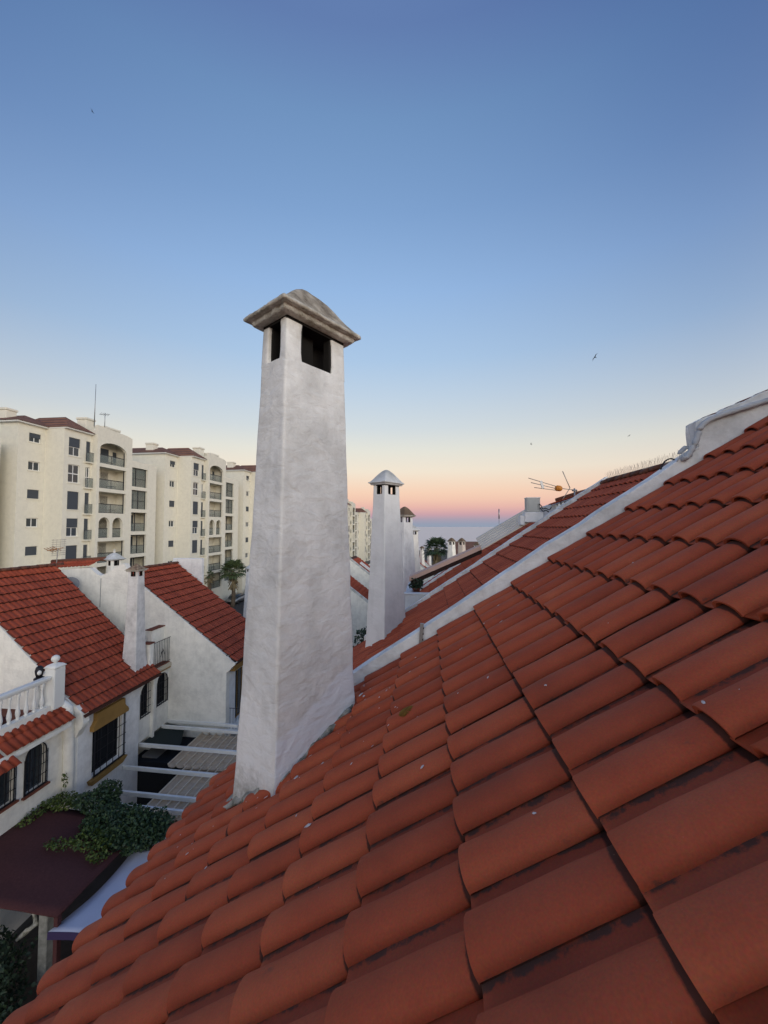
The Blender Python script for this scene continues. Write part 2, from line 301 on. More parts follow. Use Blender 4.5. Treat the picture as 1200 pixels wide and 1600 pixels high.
class MB:
    def __init__(s): s.v = []; s.f = []; s.mi = []; s.sm = []; s.mats = []; s.cur = 0; s.smooth = False; s.T = None
    def use(s, m, smooth=None):
        if m not in s.mats: s.mats.append(m)
        s.cur = s.mats.index(m)
        if smooth is not None: s.smooth = smooth
        return s
    def add(s, vs, fs):
        b = len(s.v)
        for p in vs:
            p = Vector(p)
            s.v.append(tuple(s.T @ p) if s.T else tuple(p))
        for f in fs: s.f.append([i+b for i in f]); s.mi.append(s.cur); s.sm.append(s.smooth)
    def box(s, x0, x1, y0, y1, z0, z1):
        v = [(x, y, z) for z in (z0, z1) for y in (y0, y1) for x in (x0, x1)]
        s.add(v, [(0, 2, 3, 1), (4, 5, 7, 6), (0, 1, 5, 4), (2, 6, 7, 3), (0, 4, 6, 2), (1, 3, 7, 5)])
    def bbox(s, x0, x1, y0, y1, z0, z1, b=.01):
        """box with chamfered edges"""
        v = []; 
        for (zz, k) in ((z0, b), (z0+b, 0), (z1-b, 0), (z1, b)):
            v += [(x0+k+b, y0+k, zz), (x1-k-b, y0+k, zz), (x1-k, y0+k+b, zz), (x1-k, y1-k-b, zz), (x1-k-b, y1-k, zz), (x0+k+b, y1-k, zz), (x0+k, y1-k-b, zz), (x0+k, y0+k+b, zz)]
        f = [tuple(range(7, -1, -1)), tuple(range(24, 32))]
        for r in range(3):
            for i in range(8): j = (i+1) % 8; f.append((r*8+i, r*8+j, r*8+8+j, r*8+8+i))
        s.add(v, f)
    def tube(s, pts, r, n=8, cap=True):
        pts = [Vector(p) for p in pts]; rings = []
        for i, p in enumerate(pts):
            d = (pts[min(i+1, len(pts)-1)]-pts[max(i-1, 0)]).normalized()
            a = d.orthogonal().normalized() if abs(d.z) > .9 else d.cross(Vector((0, 0, 1))).normalized()
            b = d.cross(a).normalized(); rr = r[i] if isinstance(r, (list, tuple)) else r
            rings.append([p + (a*cos(2*pi*k/n)+b*sin(2*pi*k/n))*rr for k in range(n)])
        s.loft(rings, cap)
    def loft(s, rings, cap=True):
        n = len(rings[0]); v = [p for r in rings for p in r]; f = []
        for i in range(len(rings)-1):
            for k in range(n): j = (k+1) % n; f.append((i*n+k, i*n+j, (i+1)*n+j, (i+1)*n+k))
        if cap: f += [tuple(range(n-1, -1, -1)), tuple(range((len(rings)-1)*n, len(rings)*n))]
        s.add(v, f)
    def lathe(s, c, prof, n=12):
        s.loft([[(c[0]+r*cos(2*pi*k/n), c[1]+r*sin(2*pi*k/n), c[2]+z) for k in range(n)] for r, z in prof])
    def slab(s, fr, outer, holes, d0, d1):
        """plate with holes in frame fr, from depth d0 (back) to d1 (front)"""
        loops = [[Vector((u, v, 0)) for u, v in lp] for lp in [outer]+holes]
        tri = tessellate_polygon(loops)
        flat = [p for lp in loops for p in lp]; n = len(flat)
        vs = [fr(p.x, p.y, d1) for p in flat]+[fr(p.x, p.y, d0) for p in flat]
        A = fr(1, 0, 0)-fr(0, 0, 0); B = fr(0, 1, 0)-fr(0, 0, 0); D = fr(0, 0, 1)-fr(0, 0, 0)
        fs = []
        for t in tri:
            a, b, c = (flat[i] for i in t)
            cr = (b-a).cross(c-a).z
            t = t if (cr > 0) == (A.cross(B).dot(D) > 0) else (t[0], t[2], t[1])
            fs.append(tuple(t)); fs.append((t[2]+n, t[1]+n, t[0]+n))
        k = 0
        for lp in loops:
            m_ = len(lp)
            for i in range(m_): j = (i+1) % m_; fs.append((k+i, k+j, k+j+n, k+i+n))
            k += m_
        s.add(vs, fs)
    def build(s, name, parent=None, m=None, mtx=None):
        me = s.mesh(name, m)
        return link(name, me, parent, mtx)
    def mesh(s, name, m=None):
        me = bpy.data.meshes.new(name)
        if m and m not in s.mats: s.mats.insert(0, m) if not s.mats else None
        me.from_pydata(s.v, [], s.f)
        for q in (s.mats or [m]): me.materials.append(q)
        me.polygons.foreach_set('material_index', s.mi); me.polygons.foreach_set('use_smooth', s.sm); me.update()
        return me
def frame(O, A, B=(0, 0, 1), Nn=None):
    O, A, B = Vector(O), Vector(A), Vector(B); Nv = Vector(Nn) if Nn else A.cross(B)
    return lambda u, v, d=0: O+A*u+B*v+Nv*d
def fx(x, sgn=1):     # wall whose plane is x = const: u = Y, v = Z, depth along +/-X
    return frame((x, 0, 0), (0, 1, 0), (0, 0, 1), (sgn, 0, 0))
def fy(y, sgn=-1):    # wall whose plane is y = const: u = X, v = Z, depth towards the camera (-Y)
    return frame((0, y, 0), (1, 0, 0), (0, 0, 1), (0, sgn, 0))
def fbox(mb, fr, u0, u1, v0, v1, d0, d1):
    v = [fr(u, vv, d) for d in (d0, d1) for vv in (v0, v1) for u in (u0, u1)]
    mb.add(v, [(0, 2, 3, 1), (4, 5, 7, 6), (0, 1, 5, 4), (2, 6, 7, 3), (0, 4, 6, 2), (1, 3, 7, 5)])
def arch(u0, u1, v0, v1, n=10, rise=None):
    r = (u1-u0)/2; rise = rise or r; cx = (u0+u1)/2
    return [(u0, v0), (u1, v0)]+[(cx+r*cos(pi*k/n), v1-rise+rise*sin(pi*k/n)) for k in range(n+1)]
def rect(u0, u1, v0, v1): return [(u0, v0), (u1, v0), (u1, v1), (u0, v1)]
def inset(lp, k):
    cx = sum(p[0] for p in lp)/len(lp); cy = sum(p[1] for p in lp)/len(lp)
    w = max(abs(p[0]-cx) for p in lp); h = max(abs(p[1]-cy) for p in lp)
    return [(cx+(p[0]-cx)*(1-k/w), cy+(p[1]-cy)*(1-k/h)) for p in lp]
def nz(p, s=1, o=0): return noise.noise(Vector(p)*s+Vector((o, o*1.7, -o)))

# project a world point (only used to choose which tiles become single objects)
F_ = Vector((-sin(PHI)*cos(math.atan(23/600)), cos(PHI)*cos(math.atan(23/600)), sin(math.atan(23/600))))
R_ = Vector((cos(PHI), sin(PHI), 0)); U_ = R_.cross(F_)
def inview(p, mg=60):
    p = Vector(p); z = p.dot(F_)
    if z < .15: return False
    return -mg < 600+600*p.dot(R_)/z < 1200+mg and -mg < 800-600*p.dot(U_)/z < 1600+mg

# ------------------------------------------------------------ roof tiles
TS = .21; TE = 1.985*TS; AL = radians(34.14); X0 = .592*TS; Z0 = -4.962*TS; Y0 = 4.40*TS
def tile_data(var=0, segs=10, detailed=True, h=None, lf=.031, sink=.018):
    """one mixed roof tile: x up the slope, y across, z off the roof; barrel at low y, flat pan beyond it"""
    L_ = .45; th = .013; wb = .140; h = h or .050
    rnd = random.Random(var)
    wob = rnd.uniform(-.002, .002)
    prof = []
    for k in range(segs+1):
        a = pi*k/segs
        y = wb/2-wb/2*cos(a); z = h*(sin(a)**.78 if 0 < k < segs else 0)
        prof.append((y, z+.003))
    prof += [(wb+.018, .001), (wb+.055, -.001), (.224, .001)] if detailed else [(.222, 0)]
    def lift(x): return lf*(1-x/TE)-sink
    xs = [(0, -.0035, 0), (.005, 0, 0), (.15, .0006, 0), (.30, .0006, 0), (L_, 0, 0)] if detailed else [(0, 0, 0), (L_, 0, 0)]
    v = []; f = []; n = len(prof)
    for (x, dz, _) in xs:
        for (y, z) in prof:
            yy = (y-wb/2)*(1.03-.07*x/L_)+wb/2 if y <= wb else y
            v.append((x, yy, z+dz+lift(x)+wob*sin(x*9)+(.0012*sin(x*23+y*40+var) if detailed else 0)))
    for i in range(len(xs)-1):
        for k in range(n-1): f.append((i*n+k, (i+1)*n+k, (i+1)*n+k+1, i*n+k+1))
    b0 = len(v)                                     # underside edge
    for (x, dz, _) in (xs[0], xs[-1]):
        for k, (y, z) in enumerate(prof):
            yc = wb/2
            yy = yc+(y-yc)*(1-th/(wb/2)) if y <= wb else y
            zz = (z-th if z > th+.003 else z-th*.7)
            v.append((x+.001, yy, zz+lift(x)))
    for k in range(n-1): f.append((k, k+1, b0+k+1, b0+k))          # thickness at the lower end
    for k in range(n-1): f.append((b0+k, b0+k+1, b0+n+k+1, b0+n+k))
    e = (len(xs)-1)*n
    f.append((0, b0, b0+n, e)); 
    return v, f
def tile_mesh(name, m, var=0, segs=10, detailed=True, **kw):
    v, f = tile_data(var, segs, detailed, **kw); me = bpy.data.meshes.new(name); me.from_pydata(v, [], f); me.materials.append(m)
    me.polygons.foreach_set('use_smooth', [i < len(f)-2*0 for i in range(len(f))]); me.update()
    for p in me.polygons:
        if abs(p.normal.x) > .8: p.use_smooth = False
    try: me.set_sharp_from_angle(angle=radians(40))
    except Exception: pass
    return me
def slope_matrix(dirx, al):
    ex = Vector((dirx*cos(al), 0, sin(al))); ez = Vector((-dirx*sin(al), 0, cos(al))); ey = ez.cross(ex)
    return Matrix((ex, ey, ez)).transposed()
def lay_tiles(parent, meshes, dirx, al, xe, ze, ya, ncol, nrow, jm, select=None, limit=300, jit=.0016, seed=1, skip=None, first=0):
    """tiles over a slope that starts at (xe, ze) and climbs in dirx; ya = edge of column 0; single objects where select() says so"""
    R3 = slope_matrix(dirx, al); R4 = R3.to_4x4(); ey = R3.col[1]
    rnd = random.Random(seed); cand = []
    for r in range(nrow):
        for c in range(ncol):
            base = Vector((xe, ya, ze)) + R3.col[0]*(r*TE+(first if r == 0 else 0)) - R3.col[2]*(.006 if first and r == 0 else 0)
            base.y = ya+(c*TS if ey.y > 0 else (c+1)*TS-.0)
            mid = base+R3.col[0]*.2+ey*.1
            if skip and skip(mid): continue
            cand.append((base, mid))
    single = [t for t in cand if select and select(t[1])]
    single.sort(key=lambda t: t[1].length); ids = set(id(t) for t in single[:limit])
    mb = MB(); mb.use(jm, True); dv, df = tile_data(0, 6, False, h=.036 if dirx < 0 else None, lf=.062 if dirx < 0 else .031, sink=.03 if dirx < 0 else .018)
    for t in cand:
        base, mid = t
        J = Matrix.Rotation(rnd.gauss(0, .006), 4, 'Z') @ Matrix.Rotation(rnd.gauss(0, .006), 4, 'X') @ Matrix.Rotation(rnd.gauss(0, .003), 4, 'Y')
        Mx = Matrix.Translation(base+Vector((rnd.gauss(0, jit*1.6), rnd.gauss(0, jit), abs(rnd.gauss(0, jit))))) @ R4 @ J
        if id(t) in ids:
            link('tile', meshes[rnd.randrange(len(meshes))], parent, Mx)
        else:
            mb.T = Mx; mb.add(dv, df)
    if mb.v:
        o = mb.build('tile_field', parent); tag(o, kind='stuff')
    return len(ids)
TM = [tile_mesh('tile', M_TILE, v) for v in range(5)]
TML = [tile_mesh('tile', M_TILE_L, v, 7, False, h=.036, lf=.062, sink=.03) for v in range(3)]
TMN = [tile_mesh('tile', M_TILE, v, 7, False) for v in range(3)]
def zr(x, off=0): return Z0+(x-X0)*tan(AL)+off            # height of our row's roofs at x, dropped by off

def roof_slab(parent, x0, x1, z0_, z1_, y0, y1, th=.16, name='roof', drop=.048):
    mb = MB(); mb.use(M_DECK); z0_ -= drop; z1_ -= drop
    v = [(x0, y0, z0_), (x1, y0, z1_), (x1, y1, z1_), (x0, y1, z0_), (x0, y0, z0_-th), (x1, y0, z1_-th), (x1, y1, z1_-th), (x0, y1, z0_-th)]
    mb.add(v, [(0, 1, 2, 3), (7, 6, 5, 4), (0, 4, 5, 1), (1, 5, 6, 2), (2, 6, 7, 3), (3, 7, 4, 0)])
    return mb.build(name, parent)
def ridge_tiles(parent, x, z, y0, y1, m=M_RIDGE, r=.105, name='ridge_tile', rise=.02):
    mb = MB(); mb.use(m, True); n = max(1, int((y1-y0)/.36)); st = (y1-y0)/n
    rnd = random.Random(int(y0*10))
    for i in range(n):
        a, b_ = y0+i*st-.03, y0+(i+1)*st; dz = rnd.uniform(-.008, .008); ra = r*1.07
        rings = []
        for (yy, rr) in ((a, ra), (b_, r*.94)):
            rings.append([(x+rr*cos(pi*k/8), yy, z+dz+rise+rr*.8*sin(pi*k/8)) for k in range(9)] + [(x-rr*.85, yy, z+dz+rise-.03), (x+rr*.85, yy, z+dz+rise-.03)])
        mb.loft(rings)
    return mb.build(name, parent)

# ------------------------------------------------------------ chimneys
def rrect(cx, cy, w, l, psi, z, rad, nseg=14, nc=3, amp=.006, seed=0, freq=5):
    """rounded rectangle ring: w along dL, l along dR"""
    dR = Vector((sin(psi), cos(psi), 0)); dL = Vector((-cos(psi), sin(psi), 0)); pts = []
    hw, hl = w/2, l/2
    cs = [(-1, -1), (-1, 1), (1, 1), (1, -1)]
    raw = []
    for i in range(4):
        a = cs[i]; b_ = cs[(i+1) % 4]
        A = Vector((a[0]*hw, a[1]*hl)); B_ = Vector((b_[0]*hw, b_[1]*hl)); d = (B_-A).normalized()
        A2, B2 = A+d*rad, B_-d*rad
        for k in range(nseg): raw.append(A2.lerp(B2, k/(nseg-1)))
        nxt = cs[(i+2) % 4]; d2 = (Vector((nxt[0]*hw, nxt[1]*hl))-B_).normalized()
        for k in range(1, nc):
            t = k/nc; p = (B2.lerp(B_, t)).lerp(B_.lerp(B_+d2*rad, t), t); raw.append(p)
    for q in raw:
        P = Vector((cx, cy, z))+dL*q.x+dR*q.y
        o = Vector((P.x-cx, P.y-cy, 0)).normalized()
        k = nz(P, freq, seed)*amp + nz(P, freq*3.1, seed+5)*amp*.35
        pts.append(P+o*k)
    return pts
def chimney(parent, cx, cy, psi, zbase, zopen, zcap, wb, lb, wt, lt, zref, capm, rimm, shaftm, ov=.11, apex=.33, lean=0, detail=1, label=None, top=.022, flare=.05, name='chimney', capkind='dome'):
    """tapered plastered shaft with four smoke openings under a stepped cap. (wb, lb) at zref, (wt, lt) at zcap"""
    mb = MB(); mb.use(shaftm, True)
    def dims(z):
        t = (z-zref)/(zcap-zref); w = wb+(wt-wb)*t; l = lb+(lt-lb)*t
        return w, l
    def ctr(z): return cx+lean*(z-zcap), cy
    rings = []; nl = int(26*detail)+6; hgt = zopen-zbase
    for i in range(nl+1):
        z = zbase+(zopen-zbase)*i/nl; w, l = dims(z); f = flare*exp(-(z-zbase)/(.20*hgt+.02)*1.2)
        x, y = ctr(z)
        rings.append(rrect(x, y, w+f, l+f, psi, z, .022, 14 if detail >= 1 else 5, 3, .0055*min(detail, 1.3)*min(1, (zopen-z)*3+.3), 1, 4))
    mb.loft(rings, False); mb.smooth = False; mb.add(rings[-1], [tuple(range(len(rings[-1])))]); mb.smooth = True
    # corner posts
    w, l = dims((zopen+zcap)/2); x, y = ctr(zcap)
    dR = Vector((sin(psi), cos(psi), 0)); dL = Vector((-cos(psi), sin(psi), 0))
    pw, pl = w*.25, l*.235
    for su in (-1, 1):
        for sv in (-1, 1):
            rs = []
            for k in range(5):
                z = zopen-.02+(zcap-zopen+.03)*k/4; w2, l2 = dims(z); fl = 1+.10*(1 if k == 4 else 0)+.10*(1 if k == 0 else 0)
                q = Vector(ctr(z)+(0,))+dL*(su*(w2/2-pw*fl/2))+dR*(sv*(l2/2-pl*fl/2))
                rs.append(rrect(q.x, q.y, pw*fl, pl*fl, psi, z, .012, 4, 2, .002, 3, 9))
            mb.loft(rs, False)
    sh = mb.build(name, parent)
    if label: sh['label'] = label
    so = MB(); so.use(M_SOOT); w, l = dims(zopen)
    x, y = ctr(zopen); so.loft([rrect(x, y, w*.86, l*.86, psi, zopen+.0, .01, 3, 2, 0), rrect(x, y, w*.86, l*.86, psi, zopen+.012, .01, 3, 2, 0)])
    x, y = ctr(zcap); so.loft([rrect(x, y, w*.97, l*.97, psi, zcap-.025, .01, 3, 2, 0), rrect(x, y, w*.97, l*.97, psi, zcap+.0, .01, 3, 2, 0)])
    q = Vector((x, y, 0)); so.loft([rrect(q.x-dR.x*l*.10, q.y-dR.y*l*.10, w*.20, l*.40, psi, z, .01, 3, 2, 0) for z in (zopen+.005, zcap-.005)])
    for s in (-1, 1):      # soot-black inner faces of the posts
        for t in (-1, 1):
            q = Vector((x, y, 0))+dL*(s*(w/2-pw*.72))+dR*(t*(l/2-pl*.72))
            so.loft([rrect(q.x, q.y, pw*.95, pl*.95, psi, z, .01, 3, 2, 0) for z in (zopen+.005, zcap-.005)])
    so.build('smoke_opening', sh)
    # cap
    cp = MB(); cp.use(rimm, True); ns = 10 if detail >= 1 else 5
    w, l = dims(zcap)
    def ring(k, z, am=.012): return rrect(x, y, w+2*k, l+2*k, psi, z+.004*sin(z*300), .016, ns+6, 3, am, 7, 19)
    h1, h2 = .036, .036
    cp.loft([ring(ov*.50, zcap-.004), ring(ov*.62, zcap+.010), ring(ov*.62, zcap+h1), ring(ov*.9, zcap+h1+.004), ring(ov, zcap+h1+.012), ring(ov, zcap+h1+h2-.008), ring(ov*.92, zcap+h1+h2)])
    rimo = cp.build('chimney_cap', sh)
    dm = MB(); dm.use(capm, True); rs = []; zb = zcap+h1+h2-.006; K = 12
    for i in range(K+1):
        t = i/K
        if capkind == 'dome':
            sc = 1-t; hh = apex*(sin(pi/2*t)**1.28)
        else: sc = 1-t; hh = apex*t
        sc = max(sc, .02)
        W2, L2 = (w+2*ov*.90)*sc, (l+2*ov*.90)*sc
        # keep a rounded knob on top
        rs.append(rrect(x, y, max(W2, .03), max(L2, .03), psi, zb+hh, min(.02+.06*t, max(W2, .03)*.4), ns, 3, .010*detail*(1-t*.5), 13, 9))
    dm.loft(rs); dm.build('cap_roof', sh)
    return sh

# ------------------------------------------------------------ SETTING: ground, street, sea
GZ = -12.0
def plane(name, x0, x1, y0, y1, z, m, kind='structure', label=None):
    mb = MB(); mb.use(m); mb.add([(x0, y0, z), (x1, y0, z), (x1, y1, z), (x0, y1, z)], [(0, 1, 2, 3)])
    o = mb.build(name); tag(o, label, kind=kind); return o
plane('ground', -400, 300, -300, 190, GZ, M_GROUND)
plane('patio_paving', -12.0, -2.0, 4, 40, GZ+.02, M_PATIO)
plane('street', -31, -24, -20, 180, GZ+.02, M_ASPH)
mb = MB(); mb.use(M_PATIO); mb.box(-34, -31, -20, 180, GZ-.1, GZ+.12); tag(mb.build('pavement'), kind='structure')
mb = MB(); mb.use(mat('beach sand', (.40, .36, .31), .95, vary=.2, bscale=.5))
mb.add([(-400, 188, GZ-.02), (300, 188, GZ-.02), (300, 240, GZ-2.2), (-400, 240, GZ-2.2)], [(0, 1, 2, 3)]); tag(mb.build('beach'), kind='structure')
plane('sea', -30000, 30000, 225, 34000, GZ-1.8, M_SEA)

# ------------------------------------------------------------ OUR ROW OF HOUSES
RIDGE_X = 4.6
def body(parent, x0, x1, y0, y1, zb, off, m=M_WHITE, name='wall'):
    """house volume under a ridge roof: eaves at x0, ridge at RIDGE_X"""
    mb = MB(); mb.use(m)
    xr = RIDGE_X; zt0 = zr(x0, off)-.22; ztr = zr(xr, off)-.22; zt1 = zt0
    poly = [(x0, zb), (x1, zb), (x1, zt1), (xr, ztr), (x0, zt0)]
    mb.slab(fy(y0, -1), poly, [], -(y1-y0), 0)
    return mb.build(name, parent)
LENR = 20
XE = X0-7*TE*cos(AL); ZE = Z0-7*TE*sin(AL)
offs = [0, -.87, -1.55, -2.4, -3.3, -4.2, -5.1]
PY = [3.80+6.75*i for i in range(8)]
def parapet(parent, y, off, x0, x1, up=.20, thick=.22, extra=None, m=M_PARAPET, label=None):
    mb = MB(); mb.use(m)
    n = 60 if y < 12 else 16
    top = []
    for i in range(n+1):
        x = x0+(x1-x0)*i/n
        top.append((x, zr(x, off)+up+.020*nz((x, y, 0), 2.3)+.008*nz((x, y, 3), 9)))
    if extra: top = extra(top)
    poly = [(x0, zr(x0, off)-1.7)]+[(x1, zr(x1, off)-2.2)]+top[::-1]
    mb.slab(fy(y, -1), poly, [], -thick, 0)
    # soft rounded arris along the top
    for (k, q) in ((0, top[:]),):
        pts = [(px, y+.014, pz-.012) for px, pz in q]
        mb.smooth = True; mb.tube(pts, .0165, 6); mb.tube([(px, y+thick-.014, pz-.012) for px, pz in q], .0165, 6); mb.smooth = False
    o = mb.build('parapet', parent)
    if label: o['label'] = label
    return o

# own house: the roof the photographer stands on
own = thing('terraced_house', (0, 0, GZ), 'near house whose red tiled roof fills the lower right of the picture', 'house', 'houses of the near terrace')
body(own, -1.75, 11, -2.4, 3.80, GZ, 0)
zrg = zr(RIDGE_X)
rf = roof_slab(own, XE+.19, RIDGE_X, zr(XE+.19), zrg, -2.4, 3.80)
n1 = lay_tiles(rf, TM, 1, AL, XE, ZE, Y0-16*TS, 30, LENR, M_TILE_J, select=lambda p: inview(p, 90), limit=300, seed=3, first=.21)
roof_slab(own, RIDGE_X, 11.2, zrg, zrg-4.4, -2.4, 3.80, name='rear_roof')
ridge_tiles(own, RIDGE_X, zrg, -2.4, 3.8)
def raised(top):
    q = [p for p in top if p[0] < 2.44]
    q += [(2.49, .73), (2.485, .80), (2.478, .90), (2.482, .970)]
    for i in range(12):
        x = 2.50+(3.35-2.50)*i/11; q.append((x, .955+(x-2.452)*.444+.007*sin(i*2.1)))
    z9 = q[-1][1]
    for i in range(1, 6):
        x = 3.35+(4.7-3.35)*i/5; q.append((x, z9+(x-3.35)*tan(AL)))
    return q
pp = parapet(own, 3.80, 0, -1.72, 4.7, .165, .14, raised, label='white sloping parapet wall with a raised upper end')
# coping tiles peeping over the raised part
mb = MB(); mb.use(M_RIDGE, True)
for i in range(7):
    x = 2.66+i*.155; z = .935+(x-2.452)*.444
    rings = []
    for yy in (3.86, 3.99):
        rings.append([(x+.045*cos(pi*k/6), yy, z+.004+.026*sin(pi*k/6)+.02*cos(pi*k/6)) for k in range(7)]+[(x-.04, yy, z-.035), (x+.04, yy, z-.01)])
    mb.loft(rings)
mb.build('coping_tiles', pp)
# white painted pipe fixed along the raised parapet
pts = [(3.35, 3.765, 1.235), (3.05, 3.765, 1.135), (2.784, 3.765, 1.052), (2.62, 3.765, .998), (2.53, 3.765, .95), (2.478, 3.765, .885), (2.452, 3.765, .80), (2.40, 3.765, .69), (2.36, 3.765, .635), (2.325, 3.765, .625)]
def smooth_pts(P, k=4):
    P = [Vector(p) for p in P]; out_ = []
    for i in range(len(P)-1):
        a, b_, c, d = P[max(i-1, 0)], P[i], P[i+1], P[min(i+2, len(P)-1)]
        for j in range(k):
            t = j/k; out_.append(.5*((2*b_)+(c-a)*t+(2*a-5*b_+4*c-d)*t*t+(-a+3*b_-3*c+d)*t**3))
    out_.append(P[-1]); return out_
mb = MB(); mb.use(M_CABLE, True); sp_ = smooth_pts(pts, 5)
mb.tube(sp_, [.024+.003*sin(i*1.9) for i in range(len(sp_))], 10)
mb.build('pipe', pp); mb = MB(); mb.use(M_CABLE, True); mb.tube(smooth_pts([(2.47, 3.78, .86), (2.43, 3.775, .75), (2.405, 3.775, .68), (2.41, 3.77, .64)], 5), .010, 6)
mb.build('pipe', pp)
# knot of cables and mortar lump at the step
mb = MB(); mb.use(M_CABLE, True)
mb.use(M_RUBBER, True); mb.tube(smooth_pts([(2.215, 3.90, .545), (2.25, 3.90, .615), (2.30, 3.90, .645), (2.34, 3.90, .635)], 5), .007, 6); mb.use(M_CABLE, True)
mb.build('cable', pp); mb = MB(); mb.use(M_CABLE, True); mb.tube(smooth_pts([(2.30, 3.80, .60), (2.33, 3.79, .655), (2.36, 3.79, .66), (2.37, 3.79, .60)], 5), .006, 6)
mb.build('cable', pp); mb = MB(); mb.use(M_CABLE, True); mb.tube(smooth_pts([(2.36, 3.88, .69), (2.39, 3.88, .71), (2.42, 3.88, .74), (2.45, 3.88, .745)], 5), [.010]*3+[.022]*9+[.016]*4, 8)
mb.build('cable', pp)
# grey metal flashing strip crossing the parapet
mb = MB(); mb.use(M_METAL); mb.T = Matrix.Translation((-.055, 3.775, -1.05)) @ Matrix.Rotation(radians(4), 4, 'Y')
mb.box(-.018, .018, -.012, .012, -.125, .115); mb.use(M_IRON)
for k in range(4): mb.box(.012, .022, -.016, .014, -.10+k*.055, -.085+k*.055)
mb.T = None; mb.build('metal_strip', pp)

main_ch = chimney(rf, -1.008, 3.08, radians(33), -2.50, 1.285, 1.605, .462, .79, .312, .60, -1.45, M_CAPOLD, M_CAPRIM, M_CHIM, ov=.115, apex=.30, lean=.006, detail=1.6,
                  label='tall tapered white chimney with dark smoke openings and a weathered pyramid cap', flare=.07)
# plaster skirt that smears on to the tiles round the foot of the chimney
mb = MB(); mb.use(M_MOSS, True)
rnd = random.Random(5)
dR = Vector((sin(radians(33)), cos(radians(33)), 0)); dL = Vector((-cos(radians(33)), sin(radians(33)), 0))
for (w_, l_, zoff) in ((.66, .94, .02),):
    ring_ = rrect(-1.03, 3.08, w_, l_, radians(33), 0, .03, 24, 3, .035, 2, 6)
    r0, r1_, r2_ = [], [], []
    for p in ring_:
        c = Vector((-1.03, 3.08, 0)); o = (p-c); o.z = 0; o *= (.80 if o.dot(-dL) > .10 else 1)
        a = c+o*(1.0+.08*nz(p, 14)); b_ = c+o*.93
        r0.append((a.x, a.y, zr(a.x)+.02)); r1_.append((a.x, a.y, zr(a.x)+.05+.03*nz(p, 16, 4))); r2_.append((b_.x, b_.y, zr(b_.x)+.07+.04*nz(p, 11, 8)))
    mb.loft([r0, r1_, r2_])
mb.build('mortar_skirt', main_ch)
# paint drips, moss and lichen on our tiles
def blob(mb, c, r, al=AL, flat=.18, n=8, seed=0, stretch=1.0):
    ez = Vector((-sin(al), 0, cos(al))); ex = Vector((cos(al), 0, sin(al))); ey = Vector((0, 1, 0)); c = Vector(c)
    rg = random.Random(seed); ph = rg.random()*6
    outer = [c+(ex*cos(2*pi*k/n)*stretch+ey*sin(2*pi*k/n))*r*(1+.35*sin(2*pi*k/n*2+ph)+rg.uniform(-.25, .25)) for k in range(n)]
    inner = [c+(p-c)*.55+ez*r*flat for p in outer]
    mb.add([tuple(p) for p in outer+inner], [(k, (k+1) % n, n+(k+1) % n, n+k) for k in range(n)]+[tuple(range(n, 2*n))])
bpy.context.view_layer.update()
dg = bpy.context.evaluated_depsgraph_get()
def drop_on(x, y):
    """height of the tile surface below a point"""
    hit = S.ray_cast(dg, Vector((x, y, 4)), Vector((0, 0, -1)))
    return hit[1] if hit[0] and 'tile' in hit[4].name else None
mb = MB(); mb.use(M_PAINT, True); rnd = random.Random(11)
named = [(-.56, 3.283, .020), (-.53, 3.25, .014), (-.49, 3.19, .016), (-.372, 3.042, .010), (-.319, 3.068, .009), (-.169, 3.019, .010), (-.269, 3.60, .018), (-.023, 1.798, .010), (.875, 1.507, .012), (-.47, 3.40, .010), (-.10, 3.45, .010), (1.35, 2.35, .006)]
for (x, y, r) in named:
    z = drop_on(x, y)
    if z: blob(mb, z+Vector((-.001, 0, .002)), r, seed=int(x*100), flat=.25)
for i in range(150):
    a = rnd.gauss(0, 1); x = -.80+rnd.gauss(0, .40); y = 2.80+rnd.gauss(0, .45)
    if i > 110: x = rnd.uniform(-2.2, 1.6); y = rnd.uniform(1.0, 3.7)
    z = drop_on(x, y)
    if z: blob(mb, z+Vector((-.001, 0, .0015)), abs(rnd.gauss(.0045, .003))+.0018, seed=i, stretch=rnd.uniform(.6, 1.8))
tag(mb.build('paint_drips', rf), kind='stuff')
mb = MB(); mb.use(M_LICHY, True)
for i in range(150):
    a = rnd.random()*2*pi; d = .037*sqrt(rnd.random()); xx = -.138+d*cos(a)*1.1; yy = 2.45+d*sin(a)
    z = drop_on(xx, yy)
    if z: blob(mb, z+Vector((0, 0, .001)), rnd.uniform(.004, .010), flat=.12, seed=i)
tag(mb.build('yellow_lichen', rf), kind='stuff')

